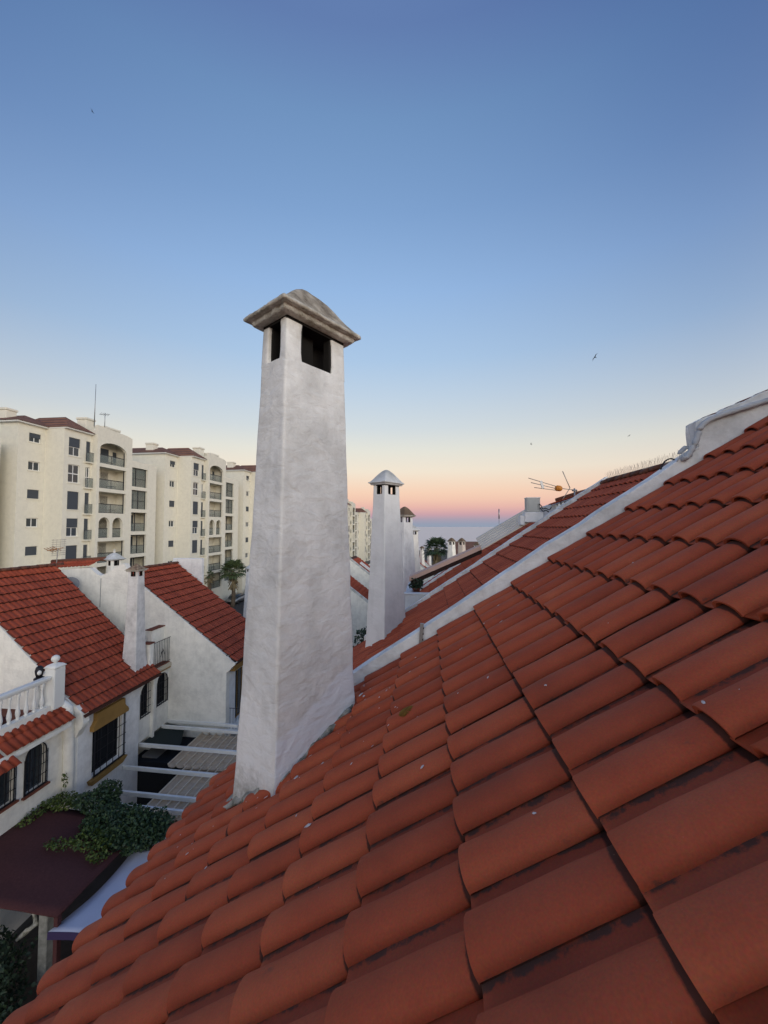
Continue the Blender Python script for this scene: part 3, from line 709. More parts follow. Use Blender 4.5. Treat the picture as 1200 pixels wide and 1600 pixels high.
# the neighbouring houses of the near terrace
labels = ['second house of the near terrace, with the bluish white chimney just beyond the near roof',
          'third house of the near terrace behind the sloping beige panels',
          'fourth house of the near terrace with a white capped chimney tip',
          'fifth house of the near terrace seen as a thin strip of red roof',
          'sixth house of the near terrace almost hidden by nearer roofs',
          'last house of the near terrace towards the sea']
for i in range(1, 7):
    y0, y1, off = PY[i-1]+.24, PY[i], offs[i]
    h = thing('terraced_house', (0, y0, GZ), labels[i-1], 'house', 'houses of the near terrace')
    body(h, -1.75, 11, y0+.003, y1, GZ, off)
    r_ = roof_slab(h, XE+.19, RIDGE_X, zr(XE+.19, off), zr(RIDGE_X, off), y0+.002, y1-.002)
    nc = int((y1-y0)/TS)
    if i == 1:
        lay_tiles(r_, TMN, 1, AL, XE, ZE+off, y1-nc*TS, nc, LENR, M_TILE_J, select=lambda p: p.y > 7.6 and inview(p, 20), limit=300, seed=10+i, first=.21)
    elif i <= 4:
        lay_tiles(r_, TMN, 1, AL, XE, ZE+off, y1-nc*TS, nc, LENR, M_TILE_J, seed=10+i, first=.21)
    roof_slab(h, RIDGE_X, 11.2, zr(RIDGE_X, off), zr(RIDGE_X, off)-4.4, y0+.002, y1-.002, name='rear_roof')
    ridge_tiles(h, RIDGE_X, zr(RIDGE_X, off), y0, y1)
    parapet(h, PY[i], off, -1.72, 4.7, .13 if i < 3 else .02, .16)
    if i == 1:
        chimney(r_, -1.0, 9.62, radians(33), -3.45, .80, 1.04, .56, .86, .36, .58, -2.4, M_CAPWHITE, M_CAPWHITE, plaster('bluish chimney whitewash', (.80, .80, .78), .14, strength=.35), ov=.10, apex=.33, detail=1, flare=.03,
                label='second chimney along the terrace, bluish white with a white hipped cap')
    elif i == 2:
        chimney(r_, -.93, 16.5, radians(33), -4.0, .19, .42, .56, .86, .38, .62, -2.4, M_CAPBROWN, M_CAPRIM, M_WHITE2, ov=.12, apex=.38, detail=.5, label='third chimney along the terrace with a brown tiled cap')
    elif i == 3:
        chimney(r_, -.85, 23.3, radians(33), -4.6, -.47, -.27, .56, .86, .38, .62, -2.4, M_CAPWHITE, M_CAPWHITE, M_WHITE, ov=.12, apex=.30, detail=.5, label='fourth chimney along the terrace with a small white cap')
    elif i == 99:
        chimney(r_, -.6+.5*(i-3), PY[i-1]+5.8, radians(33), -5.4-.6*(i-4), -1.7-.6*(i-4), -1.4-.6*(i-4), .5, .8, .34, .56, -3, M_CAPBROWN, M_CAPRIM, M_WHITE, ov=.11, apex=.3, detail=.5)
    if i == 1: house2 = h
    if i == 2: house3 = h

# low white terrace wall beyond the second chimney, with a potted shrub
mb = MB(); mb.use(M_WHITE2); mb.bbox(-.62, .42, 10.86, 11.02, -2.75, -1.90, .012); mb.bbox(-.66, .46, 10.83, 11.05, -1.90, -1.86, .008)
mb.bbox(-.62, -.44, 11.02, 13.2, -2.75, -1.90, .012)
mb.build('terrace_wall', house3)

# ------------------------------------------------------------ leaves, plants
def leaves(mb, pts, size, rnd, up=.4):
    for p in pts:
        p = Vector(p); nrm = Vector((rnd.gauss(0, 1), rnd.gauss(0, 1), rnd.gauss(up, 1))).normalized()
        a = nrm.orthogonal().normalized(); a.rotate(Matrix.Rotation(rnd.random()*6.28, 3, nrm)); b_ = nrm.cross(a); s = size*rnd.uniform(.6, 1.3)
        mb.add([p-a*s*.5, p+b_*s*.38+nrm*s*.06, p+a*s*.62, p-b_*s*.38+nrm*s*.06], [(0, 1, 2, 3)])
def shrub(name, label, loc, r, h, nleaf, size, m, pot=None, cat='plant', seed=1, group=None):
    t = thing(name, loc, label, cat, group); rnd = random.Random(seed); z0 = loc[2]
    if pot:
        mb = MB(); mb.use(pot, True); mb.lathe((loc[0], loc[1], z0), [(r*.38, 0), (r*.5, r*.55), (r*.56, r*.56), (r*.56, r*.68), (r*.46, r*.68), (r*.44, r*.6)], 12); mb.build('pot', t); z0 += r*.6
    mb = MB(); mb.use(M_TRUNK)
    for k in range(6):
        a = k*1.05; mb.tube([(loc[0], loc[1], z0), (loc[0]+r*.3*cos(a), loc[1]+r*.3*sin(a), z0+h*.5), (loc[0]+r*.7*cos(a), loc[1]+r*.7*sin(a), z0+h*.9)], [.015, .01, .004], 5)
    mb.build('stem', t)
    mb = MB(); mb.use(m); P = []
    while len(P) < nleaf:
        q = Vector((rnd.uniform(-1, 1), rnd.uniform(-1, 1), rnd.uniform(0, 1)))
        if Vector((q.x, q.y, (q.z-.5)*1.5)).length < .9+.35*nz(q, 2.5, seed) : P.append((loc[0]+q.x*r, loc[1]+q.y*r, z0+q.z*h))
    leaves(mb, P, size, rnd); tag(mb.build('foliage', t), kind='stuff'); return t
shrub('potted_shrub', 'small dark green shrub in a pot on the white wall end beyond the second chimney', (-.30, 11.25, -1.92), .22, .34, 260, .09, M_BUSH, M_TERRA, seed=4)

# ------------------------------------------------------------ things on the second and third roofs
# pinkish board and cream ribbed sheets leaning along the third roof
t = thing('sloping_panel', (-.47, 11.2, -1.55), 'pinkish beige board over an added dark strip along the third house roof', 'panel')
mb = MB(); mb.use(M_PINK); fr = fy(11.15, -1); P0, P1 = (-.50, -1.53), (1.56, -.60)
mb.slab(fr, [(P0[0], P0[1]-.045), (P1[0], P1[1]-.045), (P1[0], P1[1]+.075), (P0[0], P0[1]+.075)], [], -.5, 0); mb.build('board', t)
mb = MB(); mb.use(M_FRAME)
mb.mats = []; mb.use(mat('dark gap fill', (.045, .022, .018), .9, vary=.4, bscale=20))  # dark strip added in place of the shaded gap below the board
mb.slab(fr, [(P0[0]+.05, P0[1]-.16), (P1[0], P1[1]-.16), (P1[0], P1[1]-.05), (P0[0]+.05, P0[1]-.05)], [], -.45, -.03)
mb.build('gap_shade', t)
t = thing('ribbed_sheet_roof', (1.6, 11.0, -.5), 'cream ribbed sheets sloping up the wall top below the air conditioner', 'roof sheet')
for k in range(6):
    mb = MB(); mb.use(M_CREAM); ya = 10.92+k*.20; mb.T = TT = Matrix(((1, 0, 0, 0), (0, 1, 0, 0), (0, .24, 1, -.24*10.92-.05), (0, 0, 0, 1)))
    fr = fy(ya, -1); mb.slab(fr, [(1.52, -.60), (3.16, .37), (3.16, .395), (1.52, -.575)], [], -.19, 0)
    mb.build('sheet', t)
    mb = MB(); mb.T = TT; mb.use(M_CREAM); mb.slab(fy(ya-.006, -1), [(1.52, -.58), (3.16, .39), (3.16, .42), (1.52, -.55)], [], -.022, 0); mb.build('rib', t)
# air conditioner
t = thing('air_conditioner', (2.9, 10.95, .36), 'boxy grey white air conditioner unit on a white block on the parapet', 'air conditioner')
mb = MB(); mb.use(M_AC); mb.bbox(2.72, 3.07, 10.80, 11.06, .40, .80, .015); mb.use(M_FRAME); mb.bbox(2.71, 3.08, 10.79, 11.07, .775, .80, .006); c = mb.build('casing', t)
mb = MB(); mb.use(M_IRON)
for k in range(5): mb.box(2.99, 3.05, 10.793, 10.797, .47+k*.035, .475+k*.035)
mb.use(M_AC); mb.box(2.76, 2.93, 10.792, 10.797, .46, .74); mb.build('front_panel', c)
mb = MB(); mb.use(M_WHITE2); mb.bbox(2.66, 3.14, 10.78, 11.08, .12, .40, .015); mb.bbox(2.54, 2.655, 10.80, 11.05, .05, .30, .01); mb.build('base_block', t)
mb = MB(); mb.use(M_RUBBER, True); mb.tube(smooth_pts([(3.03, 10.78, .62), (3.09, 10.77, .56), (3.12, 10.77, .48), (3.2, 10.78, .50), (3.3, 10.8, .46), (3.36, 10.8, .53)], 4), .014, 6)
mb.build('cable', t); mb = MB(); mb.use(M_RUBBER, True); mb.tube(smooth_pts([(3.05, 10.77, .52), (3.12, 10.76, .42), (3.2, 10.77, .44), (3.28, 10.78, .40)], 4), .016, 6); mb.build('cable', t)
# scalloped white wall with tile ends beside the aerial
t = thing('dormer_roof', (4.0, 11.3, .3), 'small white wall topped by a row of tile ends beneath the television aerial', 'dormer')
mb = MB(); mb.use(M_PARAPET); A_ = [(3.60, .30), (5.1, .95), (5.1, 1.07), (3.60, .60)]
poly = [(3.60, .20), (5.1, .7), (5.1, 1.05)]
for k in range(13, -1, -1):
    u = 3.60+k*.10; v = .60+(u-3.60)*.34; poly += [(u+.075, v+.025), (u+.055, v-.045), (u+.03, v-.045), (u+.012, v+.025)]
mb.slab(fy(11.2, -1), poly, [], -1.6, 0); mb.build('wall', t)
mb = MB(); mb.use(M_TILE_J, True); dv, df = tile_data(0, 6, False)
R4 = (Matrix.Rotation(radians(-90), 4, 'Z') @ Matrix.Rotation(radians(-12), 4, 'Y'))
for k in range(14):
    for j in range(1):
        u = 3.60+k*.10; mb.T = Matrix.Translation((u, 11.17+j*.40, .60+(u-3.6)*.34+.045+j*.07)) @ Matrix.Rotation(radians(90), 4, 'Z') @ Matrix.Diagonal((1, .5, .7, 1)); mb.add(dv, df)
mb.T = None; tag(mb.build('tile_field', t), kind='stuff')
mb = MB(); mb.use(M_RIDGE, True); mb.tube([(3.72, 11.55, .76), (4.3, 11.55, .95), (5.0, 11.55, 1.14)], .06, 8); mb.build('ridge_tile', t)
# TV aerial
t = thing('tv_aerial', (4.18, 11.4, .4), 'television aerial with long pink grey arms and an orange box on a short mast', 'aerial', None)
mb = MB(); mb.use(M_METAL, True); mb.tube([(4.18, 11.4, .45), (4.18, 11.4, 1.09)], .022, 8); mb.tube([(4.12, 11.37, 1.03), (4.25, 11.43, 1.03)], .03, 8); mb.build('mast', t)
mb = MB(); mb.use(M_ALU, True)
for (za, zb, xa) in ((1.40, 1.13, 2.92), (1.27, 1.07, 2.99), (1.125, 1.03, 3.08)):
    mb.tube([(xa, 11.40, za), (3.75, 11.4, zb+.0)], .011, 6)
mb.tube([(3.75, 11.4, 1.10), (4.18, 11.4, 1.04)], .012, 6); mb.build('boom', t)
mb = MB(); mb.use(M_FRAME); mb.T = Matrix.Translation((3.29, 11.4, 1.22)) @ Matrix.Rotation(radians(-14), 4, 'Y'); mb.box(-.03, .03, -.02, .02, -.13, .10); mb.T = None; mb.build('spacer', t)
mb = MB(); mb.use(M_ORANGE, True); mb.tube([(3.66, 11.4, 1.105), (3.70, 11.4, 1.10), (3.80, 11.4, 1.085), (3.84, 11.4, 1.08)], [.05, .085, .08, .05], 10); mb.build('signal_box', t)
for (a, b_) in (((3.86, 11.38, 1.58), (4.06, 11.4, 1.10)), ((4.06, 11.4, 1.10), (3.80, 11.42, .68)), ((3.80, 11.42, .68), (3.74, 11.42, .60))):
    mb = MB(); mb.use(M_ALU, True); mb.tube([a, b_], .012, 6); mb.build('reflector', t)
# bird spikes along the second roof ridge
mb = MB(); mb.use(M_ALU); rnd = random.Random(3); zz = zr(RIDGE_X, -.87)+.12
yy = 4.4
while yy < 10.4:
    for s in (-1, 0, 1):
        mb.tube([(4.6, yy, zz), (4.6+s*.05+rnd.uniform(-.02, .02), yy+rnd.uniform(-.07, .07), zz+rnd.uniform(.11, .17))], .0016, 3, False)
    yy += .05
mb.box(4.58, 4.62, 4.4, 10.4, zz-.03, zz-.005)
o = mb.build('bird_spikes'); tag(o, 'strip of fine wire bird spikes along the dark ridge of the second house', 'bird spikes', kind='stuff')

# ------------------------------------------------------------ windows
def window_unit(parent, fr, u0, u1, v0, v1, arched=False, back=-.22, framem=M_DARK, glassm=M_GLASS, bars=(1, 2), grille=None, gd=.05, rise=None, curtain=None, lace=0):
    w = MB(); w.use(framem); lp = arch(u0, u1, v0, v1, 10, rise) if arched else rect(u0, u1, v0, v1)
    w.slab(fr, lp, [inset(lp, .05)], back, back+.05)
    for k in range(1, bars[0]+1): u = u0+(u1-u0)*k/(bars[0]+1); fbox(w, fr, u-.02, u+.02, v0+.03, v1-.05, back+.005, back+.045)
    o = w.build('window', parent)
    g = MB(); g.use(glassm); g.slab(fr, inset(lp, .03), [], back+.012, back+.022); g.build('pane', o)
    if curtain:
        g = MB(); g.use(curtain); ua = u0+(u1-u0)*.62; pts_ = [ (ua+(u1-ua)*k/12, v0+.05) for k in range(13)]
        for k in range(12):
            d = back-.05+.02*sin(k*2.2); fbox(g, fr, pts_[k][0], pts_[k+1][0], v0+.05, v1-(u1-u0)*.2, d, d+.01)
        g.build('curtain', o)
    if grille:
        g = MB(); g.use(grille); nb, nh = 5, 4
        g.slab(fr, lp, [inset(lp, .028)], gd-.01, gd+.012)
        e = .03
        for k in range(nb+1):
            u = u0-e+(u1-u0+2*e)*k/nb; top = v1
            if arched: r = (u1-u0)/2; x = min(1, abs((u-(u0+u1)/2)/r)); top = v1-(rise or r)+(rise or r)*sqrt(max(0, 1-x*x))
            fbox(g, fr, u-.008, u+.008, v0-.02, top, gd, gd+.016)
        for k in range(nh+1):
            v = v0+(v1-v0)*(.03+.9*k/nh)
            if arched and v > v1-(u1-u0)/2: continue
            fbox(g, fr, u0-e-(0 if arched else .06), u1+e+(0 if arched else .06), v-.008, v+.008, gd-.005, gd+.011)
        g.build('grille', o)
    return o

# ------------------------------------------------------------ LEFT HOUSES ACROSS THE YARD
def rakewall(mb, y, x_e, z_e, al, x_front, x_back, z_bot, thick, drop=.06, sgn=-1):
    """gable wall under a roof that climbs towards -x from eaves (x_e, z_e)"""
    xr = x_back; top = lambda x: z_e+(x_e-x)*tan(al)-drop
    mb.slab(fy(y, sgn), [(x_front, z_bot), (x_front, top(x_front)), (xr, top(xr)), (xr, z_bot)], [], -thick, 0)
aL = radians(41)
h1 = thing('white_house', (-14, 12.2, GZ), 'white house at left with red tiled roof, slim white chimney and dark grille window', 'house', 'white houses across the yard')
eX, eZ, hY0, hY1, rX = -11.66, -6.42, 12.18, 16.05, -17.0
# front wall with the big window
fr = fx(-11.95, 1)
mb = MB(); mb.use(M_WHITE2)
mb.slab(fr, [(12.26, GZ), (15.1, GZ), (15.1, -6.35), (12.26, -6.35)], [rect(12.85, 14.2, -8.95, -7.2), rect(13.2, 14.05, -12, -10.25)], -.3, 0)
front = mb.build('wall', h1)
window_unit(h1, fr, 12.85, 14.2, -8.95, -7.2, back=-.24, framem=M_IRON, glassm=M_DARK, bars=(2, 0), grille=M_IRON, gd=.10, curtain=M_FRAME)
mb = MB(); mb.use(M_OCHRE)                              # scalloped ochre hood under the eaves
poly = [(12.72, -7.30), (14.34, -7.30), (14.36, -7.22), (14.31, -7.12), (14.23, -7.05), (14.17, -6.96), (14.16, -6.72), (12.86, -6.72), (12.86, -6.98), (12.79, -7.08), (12.73, -7.14)]
mb.slab(fr, poly, [], .0, .16); mb.build('window_hood', h1)
mb = MB(); mb.use(M_OCHRE); mb.slab(fr, [(12.66, -9.0), (12.72, -9.16), (14.10, -9.16), (14.34, -9.0)], [], 0, .17); mb.build('window_sill', h1)
mb = MB(); mb.use(M_SHUT); mb.slab(fx(-12.2, 1), rect(13.2, 14.05, -12, -10.25), [], -.05, 0); mb.build('door', h1)
# gable wall towards us
mb = MB(); mb.use(M_WHITE)
rakewall(mb, 12.15, eX, eZ, aL, -11.96, rX, GZ, .20, .035); mb.slab(fy(12.16, -1), [(rX, GZ), (rX, eZ+(eX-rX)*tan(aL)), (rX-5, eZ+(eX-rX)*tan(aL)-3.6), (rX-5, GZ)], [], -.2, 0)
fpts = [(-11.96, -6.15), (-11.70, -6.38), (-11.66, -6.72), (-11.70, -6.86), (-11.80, -6.95), (-11.84, -7.05), (-11.90, -7.16), (-11.96, -7.22)]
mb.slab(fy(12.147, -1), fpts, [], -.25, 0); mb.build('gable_wall', h1)
mb = MB(); mb.use(M_OCHRE); mb.slab(fx(-11.95, 1), rect(12.45, 16.0, -6.62, -6.46), [], .0, .10); mb.build('eaves_board', h1)
mb = MB(); mb.use(M_WHITE); rakewall(mb, 15.95, eX, eZ, aL, -11.96, rX, GZ, .10, .09, -1); mb.build('rear_gable_wall', h1)
zR = eZ+(eX-rX)*tan(aL)
r_ = roof_slab(h1, eX+.03, rX, eZ-.03, zR, hY0, hY1, .04)
lay_tiles(r_, TML, -1, aL, eX, eZ, hY0+.02, 18, 17, M_TILE_LJ, select=lambda p: p.x > -16.7, limit=300, seed=21)
roof_slab(h1, rX, rX-5, zR, zR-3.6, hY0, hY1, .12, name='rear_roof')
ridge_tiles(h1, rX, zR, hY0, hY1+.3, M_RIDGE)
chimney(r_, -12.42, 15.35, radians(-4), -6.10, -2.12, -1.90, .54, .62, .42, .42, -5.6, mat('patched tile cap', (.42, .33, .22), .9, vary=.6, hue=(.10, .05, .035), bscale=60), M_CAPRIM, plaster('stained slim chimney', (.70, .68, .66), .35, strength=.5), ov=.11, apex=.25, detail=.7, flare=.14,
        label='slim white chimney with a patched tile cap', capkind='pyr')
# terrace between the left houses: floor, iron railing, pier
t = h1
mb = MB(); mb.use(M_TERRA); mb.box(-15.2, -12.06, 16.07, 17.17, -6.42, -6.32); mb.build('terrace_floor', t)
mb = MB(); mb.use(M_WHITE); mb.slab(fx(-12.1, 1), [(15.11, -9.12), (17.19, -9.12), (17.19, -6.44), (15.11, -6.44)], [arch(15.38, 16.08, -8.15, -6.78), arch(16.38, 17.05, -8.10, -6.72)], -.25, 0); rw = mb.build('recessed_wall', t)
window_unit(t, fx(-12.1, 1), 15.38, 16.08, -8.15, -6.78, True, -.18, M_IRON, M_DARK, (1, 0), M_IRON, .01, curtain=M_BOARD)
window_unit(t, fx(-12.1, 1), 16.38, 17.05, -8.10, -6.72, True, -.18, M_IRON, M_DARK, (1, 0), M_IRON, .01, curtain=M_BOARD)
mb = MB(); mb.use(mat('cream cornice', (.55, .49, .38), .85)); mb.box(-12.1, -11.96, 16.1, 17.19, -6.52, -6.36); mb.use(M_OCHRE); mb.box(-12.1, -12.0, 16.1, 17.19, -6.60, -6.525); mb.build('cornice', t)
mb = MB(); mb.use(M_WHITE); mb.bbox(-12.35, -12.03, 15.78, 16.02, -6.36, -5.15, .02); mb.bbox(-12.6, -12.36, 16.3, 17.18, -6.315, -4.7, .02); mb.use(M_TERRA); mb.bbox(-12.42, -12.0, 15.72, 16.06, -5.148, -5.10, .01); mb.bbox(-12.66, -12.32, 16.25, 17.185, -4.698, -4.655, .01); mb.build('pier', t)
rail = thing('iron_railing', (-12.05, 16.1, -6.3), 'black iron railing with a scrolled motif on the small terrace beside the slim chimney', 'railing')
mb = MB(); mb.use(M_IRON); mb.box(-12.06, -12.04, 16.05, 17.17, -5.20, -5.18); mb.box(-12.06, -12.04, 16.05, 17.17, -6.27, -6.25); mb.build('rail', rail)
for k in range(11):
    mb = MB(); mb.use(M_IRON); y = 16.06+k*.11; mb.box(-12.056, -12.044, y, y+.012, -6.27, -5.19); mb.build('baluster', rail)
mb = MB(); mb.use(M_IRON, True)
for s in (-1, 1):
    mb.tube([(-12.04, 16.61+s*(.02+.12*sin(a*.5)), -5.78+.13*cos(a*.9)+s*.02) for a in range(0, 8)], .009, 5)
mb.tube([(-12.04, 16.61, -5.55), (-12.04, 16.61, -6.0)], .012, 5); mb.build('scroll', rail)

# gable wall of the second left house with its V notch and roof
aM = radians(36.3); e2X, e2Z = -8.80, -6.27; r2X = -14.45; z2R = e2Z+(e2X-r2X)*tan(aM)
h2 = thing('white_house', (-11, 17.3, GZ), 'white house at left centre whose big blank gable wall carries the second red roof', 'house', 'white houses across the yard')
mb = MB(); mb.use(M_WHITE)
topz = lambda x: e2Z+(e2X-x)*tan(aM)-.045
poly = [(-9.24, GZ), (-9.24, topz(-9.24)-.05), (-9.3, topz(-9.3)+.0), (-14.2, topz(-14.2)), (-14.5, -1.80), (-14.65, -1.79), (-15.4, -2.24), (-15.72, -2.38), (-15.95, -2.30), (-16.33, -2.02), (-16.5, -2.0), (-18.6, -2.20), (-20, -2.3), (-20, GZ)]
mb.slab(fy(17.14, -1), poly, [], -.28, 0)
gp = [(-9.24, topz(-9.24)+.0), (-8.92, topz(-8.92)-.02), (-8.80, -6.32), (-8.86, -6.42), (-8.98, -6.50), (-9.05, -6.62), (-9.24, -6.75)]
mb.slab(fy(17.137, -1), gp, [], -.22, 0)
mb.build('gable_wall', h2)
mb = MB(); mb.use(M_WHITE2); mb.slab(fx(-9.24, 1), [(17.42, GZ), (21, GZ), (21, -6.4), (17.42, -6.4)], [rect(18.0, 19.0, -9.4, -7.0)], -.25, 0); mb.build('wall', h2)
window_unit(h2, fx(-9.24, 1), 18.0, 19.0, -9.4, -7.0, back=-.2, framem=M_OCHRE, glassm=M_GLASS, bars=(1, 0))
mb = MB(); mb.use(M_OCHRE); mb.slab(fx(-9.24, 1), rect(17.45, 21, -6.80, -6.46), [], 0, .25); mb.build('eaves_board', h2)
mb = MB(); mb.use(M_IRON); mb.box(-8.55, -8.53, 17.45, 19.6, -8.52, -8.50)
for k in range(14): mb.box(-8.55, -8.535, 17.45+k*.16, 17.462+k*.16, -9.45, -8.51)
for k in range(5): mb.box(-9.2+k*.15, -9.188+k*.15, 17.45, 17.462, -9.45, -8.51)
mb.box(-9.24, -8.53, 17.45, 17.47, -8.52, -8.50); mb.build('balcony_railing', h2)
mb = MB(); mb.use(M_WHITE); mb.box(-9.24, -8.5, 17.42, 19.6, -9.6, -9.46); mb.build('balcony_slab', h2)
mb = MB(); mb.use(M_WHITE2); mb.bbox(-14.76, -12.95, 21.05, 21.30, -8, -1.84, .02); mb.build('end_wall', h2)
r_ = roof_slab(h2, e2X+.03, r2X, e2Z-.03, z2R, 17.18, 21.04, .04)
lay_tiles(r_, TML, -1, aM, e2X, e2Z, 17.22, 18, 17, M_TILE_LJ, select=lambda p: p.x > -14.2, limit=300, seed=22)
roof_slab(h2, r2X, r2X-2.2, z2R, z2R-1.6, 17.43, 21, .1, name='rear_roof')
ridge_tiles(h2, r2X, z2R, 17.2, 21.05, M_RIDGE)
# narrow tile coping on the higher back wall
mb = MB(); mb.use(M_TILE_LJ, True); dv, df = tile_data(0, 6, False)
for k in range(13):
    for j in range(2):
        mb.T = Matrix.Translation((-16.42-k*.21, 17.12+j*.36, -1.93-k*.014+j*.13)) @ Matrix.Rotation(radians(90), 4, 'Z') @ Matrix.Rotation(radians(-20), 4, 'Y'); mb.add(dv, df)
mb.T = None; mb.build('tile_coping', h2)
mb = MB(); mb.use(M_RIDGE, True); mb.tube([(-16.15, 17.9, -1.62), (-19.2, 17.9, -1.80)], .10, 8); mb.build('ridge_tile', h2)
chimney(h2, -15.9, 18.1, radians(20), -3.4, -1.98, -1.70, .52, .52, .46, .46, -3, M_CAPWHITE, M_CAPWHITE, M_WHITE, ov=.16, apex=.30, detail=.5, flare=0, label='squat white chimney with slotted openings in the notch of the wall')
mb = MB(); mb.use(M_WHITE); mb.lathe((-15.9, 18.1, -1.33), [(.05, 0), (.06, .06), (.03, .08), (.055, .14), (.01, .17)], 8); mb.build('finial', h2)
mb = MB(); mb.use(M_METAL); mb.tube([(-15.72, 17.14, -2.5), (-15.74, 17.14, -3.9)], .018, 6); mb.build('downpipe', h2)

# left neighbour: terrace with balustrade, tiled canopy strip and arched windows
h0 = thing('white_house', (-13, 9, GZ), 'nearest white house at the left edge with balustraded terrace and arched grille windows', 'house', 'white houses across the yard')
fr = fx(-12.2, 1)
mb = MB(); mb.use(M_WHITE)
A1, A2, A3 = (10.72, 11.38, -8.2, -6.80), (10.0-.25, 10.42, -8.12, -6.72), (8.5, 9.2, -8.2, -6.8)
mb.slab(fr, rect(4, 12.19, GZ, -6.36), [arch(*A1), arch(*A2), arch(*A3)], -.3, 0); mb.build('wall', h0)
for q in (A1, A2, A3):
    window_unit(h0, fr, q[0], q[1], q[2], q[3], True, -.20, M_SHUT, M_GLASS, (1, 0), M_IRON, .02)
    mb = MB(); mb.use(M_TERRA); fbox(mb, fr, q[0]-.08, q[1]+.08, q[2]-.06, q[2]-.005, -.1, .10); mb.build('window_sill', h0)
mb = MB(); mb.use(M_WHITE)
mb.box(-12.42, -12.2, 4, 11.75, -6.36, -5.83); mb.build('terrace_wall', h0)
mb = MB(); mb.use(M_TERRA); mb.box(-17, -12.42, 4, 12.19, -6.5, -6.36); mb.build('terrace_floor', h0)
bal = thing('balustrade', (-12.3, 9, -5.83), 'white balustrade with turned balusters and a ball topped pillar at the left edge', 'balustrade')
mb = MB(); mb.use(M_FRAME); mb.bbox(-12.42, -12.20, 4, 11.50, -4.99, -4.89, .02); mb.bbox(-12.38, -12.24, 4, 11.5, -5.04, -4.99, .01); mb.build('handrail', bal)
prof = [(.055, 0), (.055, .04), (.035, .06), (.05, .10), (.066, .18), (.06, .26), (.035, .38), (.028, .50), (.03, .58), (.05, .62), (.035, .65), (.055, .70), (.055, .79)]
bm_ = MB(); bm_.use(M_FRAME, True); bm_.lathe((0, 0, 0), prof, 10); bme = bm_.mesh('baluster')
y = 11.28; k = 0
while y > 4.5:
    link('baluster', bme, bal, Matrix.Translation((-12.31, y, -5.83))); y -= .245
mb = MB(); mb.use(M_FRAME); mb.bbox(-12.50, -12.12, 11.50, 11.90, -6.0, -4.66, .025); mb.use(M_FRAME, True)
mb.loft([rrect(-12.31, 11.70, w_, w_, 0, z_, .02, 3, 2, 0) for (w_, z_) in ((.42, -4.66), (.44, -4.64), (.30, -4.57), (.12, -4.53))]); mb.lathe((-12.31, 11.70, -4.53), [(.05, 0), (.05, .03), (.10, .07), (.125, .14), (.10, .21), (.04, .25)], 12); mb.build('pillar', bal)
t = h0
mb = MB(); mb.use(M_TILE_LJ, True); dv, df = tile_data(0, 7, False)
Rm = slope_matrix(-1, radians(38)).to_4x4()
def strip(y0, n, x, z, rows, par):
    for k in range(n):
        for j in range(rows):
            mb.T = Matrix.Translation((x-j*.33, y0-k*.21+.21, z+j*.26)) @ Rm; mb.add(dv, df)
strip(11.70, 10, -11.72, -6.42, 2, t); strip(9.80, 26, -11.50, -6.75, 3, t); mb.T = None
tag(mb.build('canopy_tiles', t), kind='stuff')
mb = MB(); mb.use(M_WHITE); mb.slab(fy(4.1, -1), [(-12.2, -6.36), (-11.75, -6.62), (-11.75, -6.50), (-12.2, -6.2)], [], -7.7, 0); mb.build('canopy_slab', t)
# rounded white column at the corner
mb = MB(); mb.use(M_WHITE, True)
mb.tube([(-12.06, 12.05, GZ), (-12.06, 12.05, -8), (-12.08, 12.05, -7.2), (-12.12, 12.02, -6.6), (-12.16, 11.98, -6.15), (-12.25, 11.9, -5.9)], [.16, .16, .16, .17, .20, .10], 14); mb.build('corner_pier', t)
# terrace ornament and pots
t = thing('garden_ornament', (-12.75, 11.55, -5.4), 'small dark hooded ornament with a pale face behind the terrace handrail', 'ornament')
mb = MB(); mb.use(M_IRON, True); mb.lathe((-12.62, 11.45, -5.05), [(.13, 0), (.15, .10), (.09, .14)], 12); mb.build('base', t)
mb = MB(); mb.use(M_IRON, True); mb.lathe((-12.62, 11.45, -4.91), [(.08, 0), (.11, .10), (.12, .20), (.10, .30), (.05, .35)], 12); mb.build('hood', t)
mb = MB(); mb.use(M_FRAME, True); mb.T = Matrix.Translation((-12.54, 11.38, -4.75)) @ Matrix.Diagonal((.05, .07, .08, 1)); mb.lathe((0, 0, 0), [(.05, -1), (.6, -.75), (.95, -.3), (.95, .3), (.6, .75), (.05, 1)], 10); mb.T = None; mb.build('face', t)
mb = MB(); mb.use(M_FRAME); mb.bbox(-12.72, -12.52, 11.35, 11.55, -6.36, -5.05, .015); mb.build('pedestal', t)
for k, (y, w_) in enumerate(((9.9, .22), (10.5, .18), (9.3, .2))):
    shrub('potted_plant', ['dark red potted plant behind the balusters at the left edge', 'small red pot behind the balusters nearer the pillar', 'potted plant behind the balusters just outside the left edge'][k], (-12.8, y, -6.36), w_*1.4, .5, 90, .10, leafmat('dark red leaf', (.06, .01, .015), (.12, .02, .02)), M_TERRA, seed=30+k)

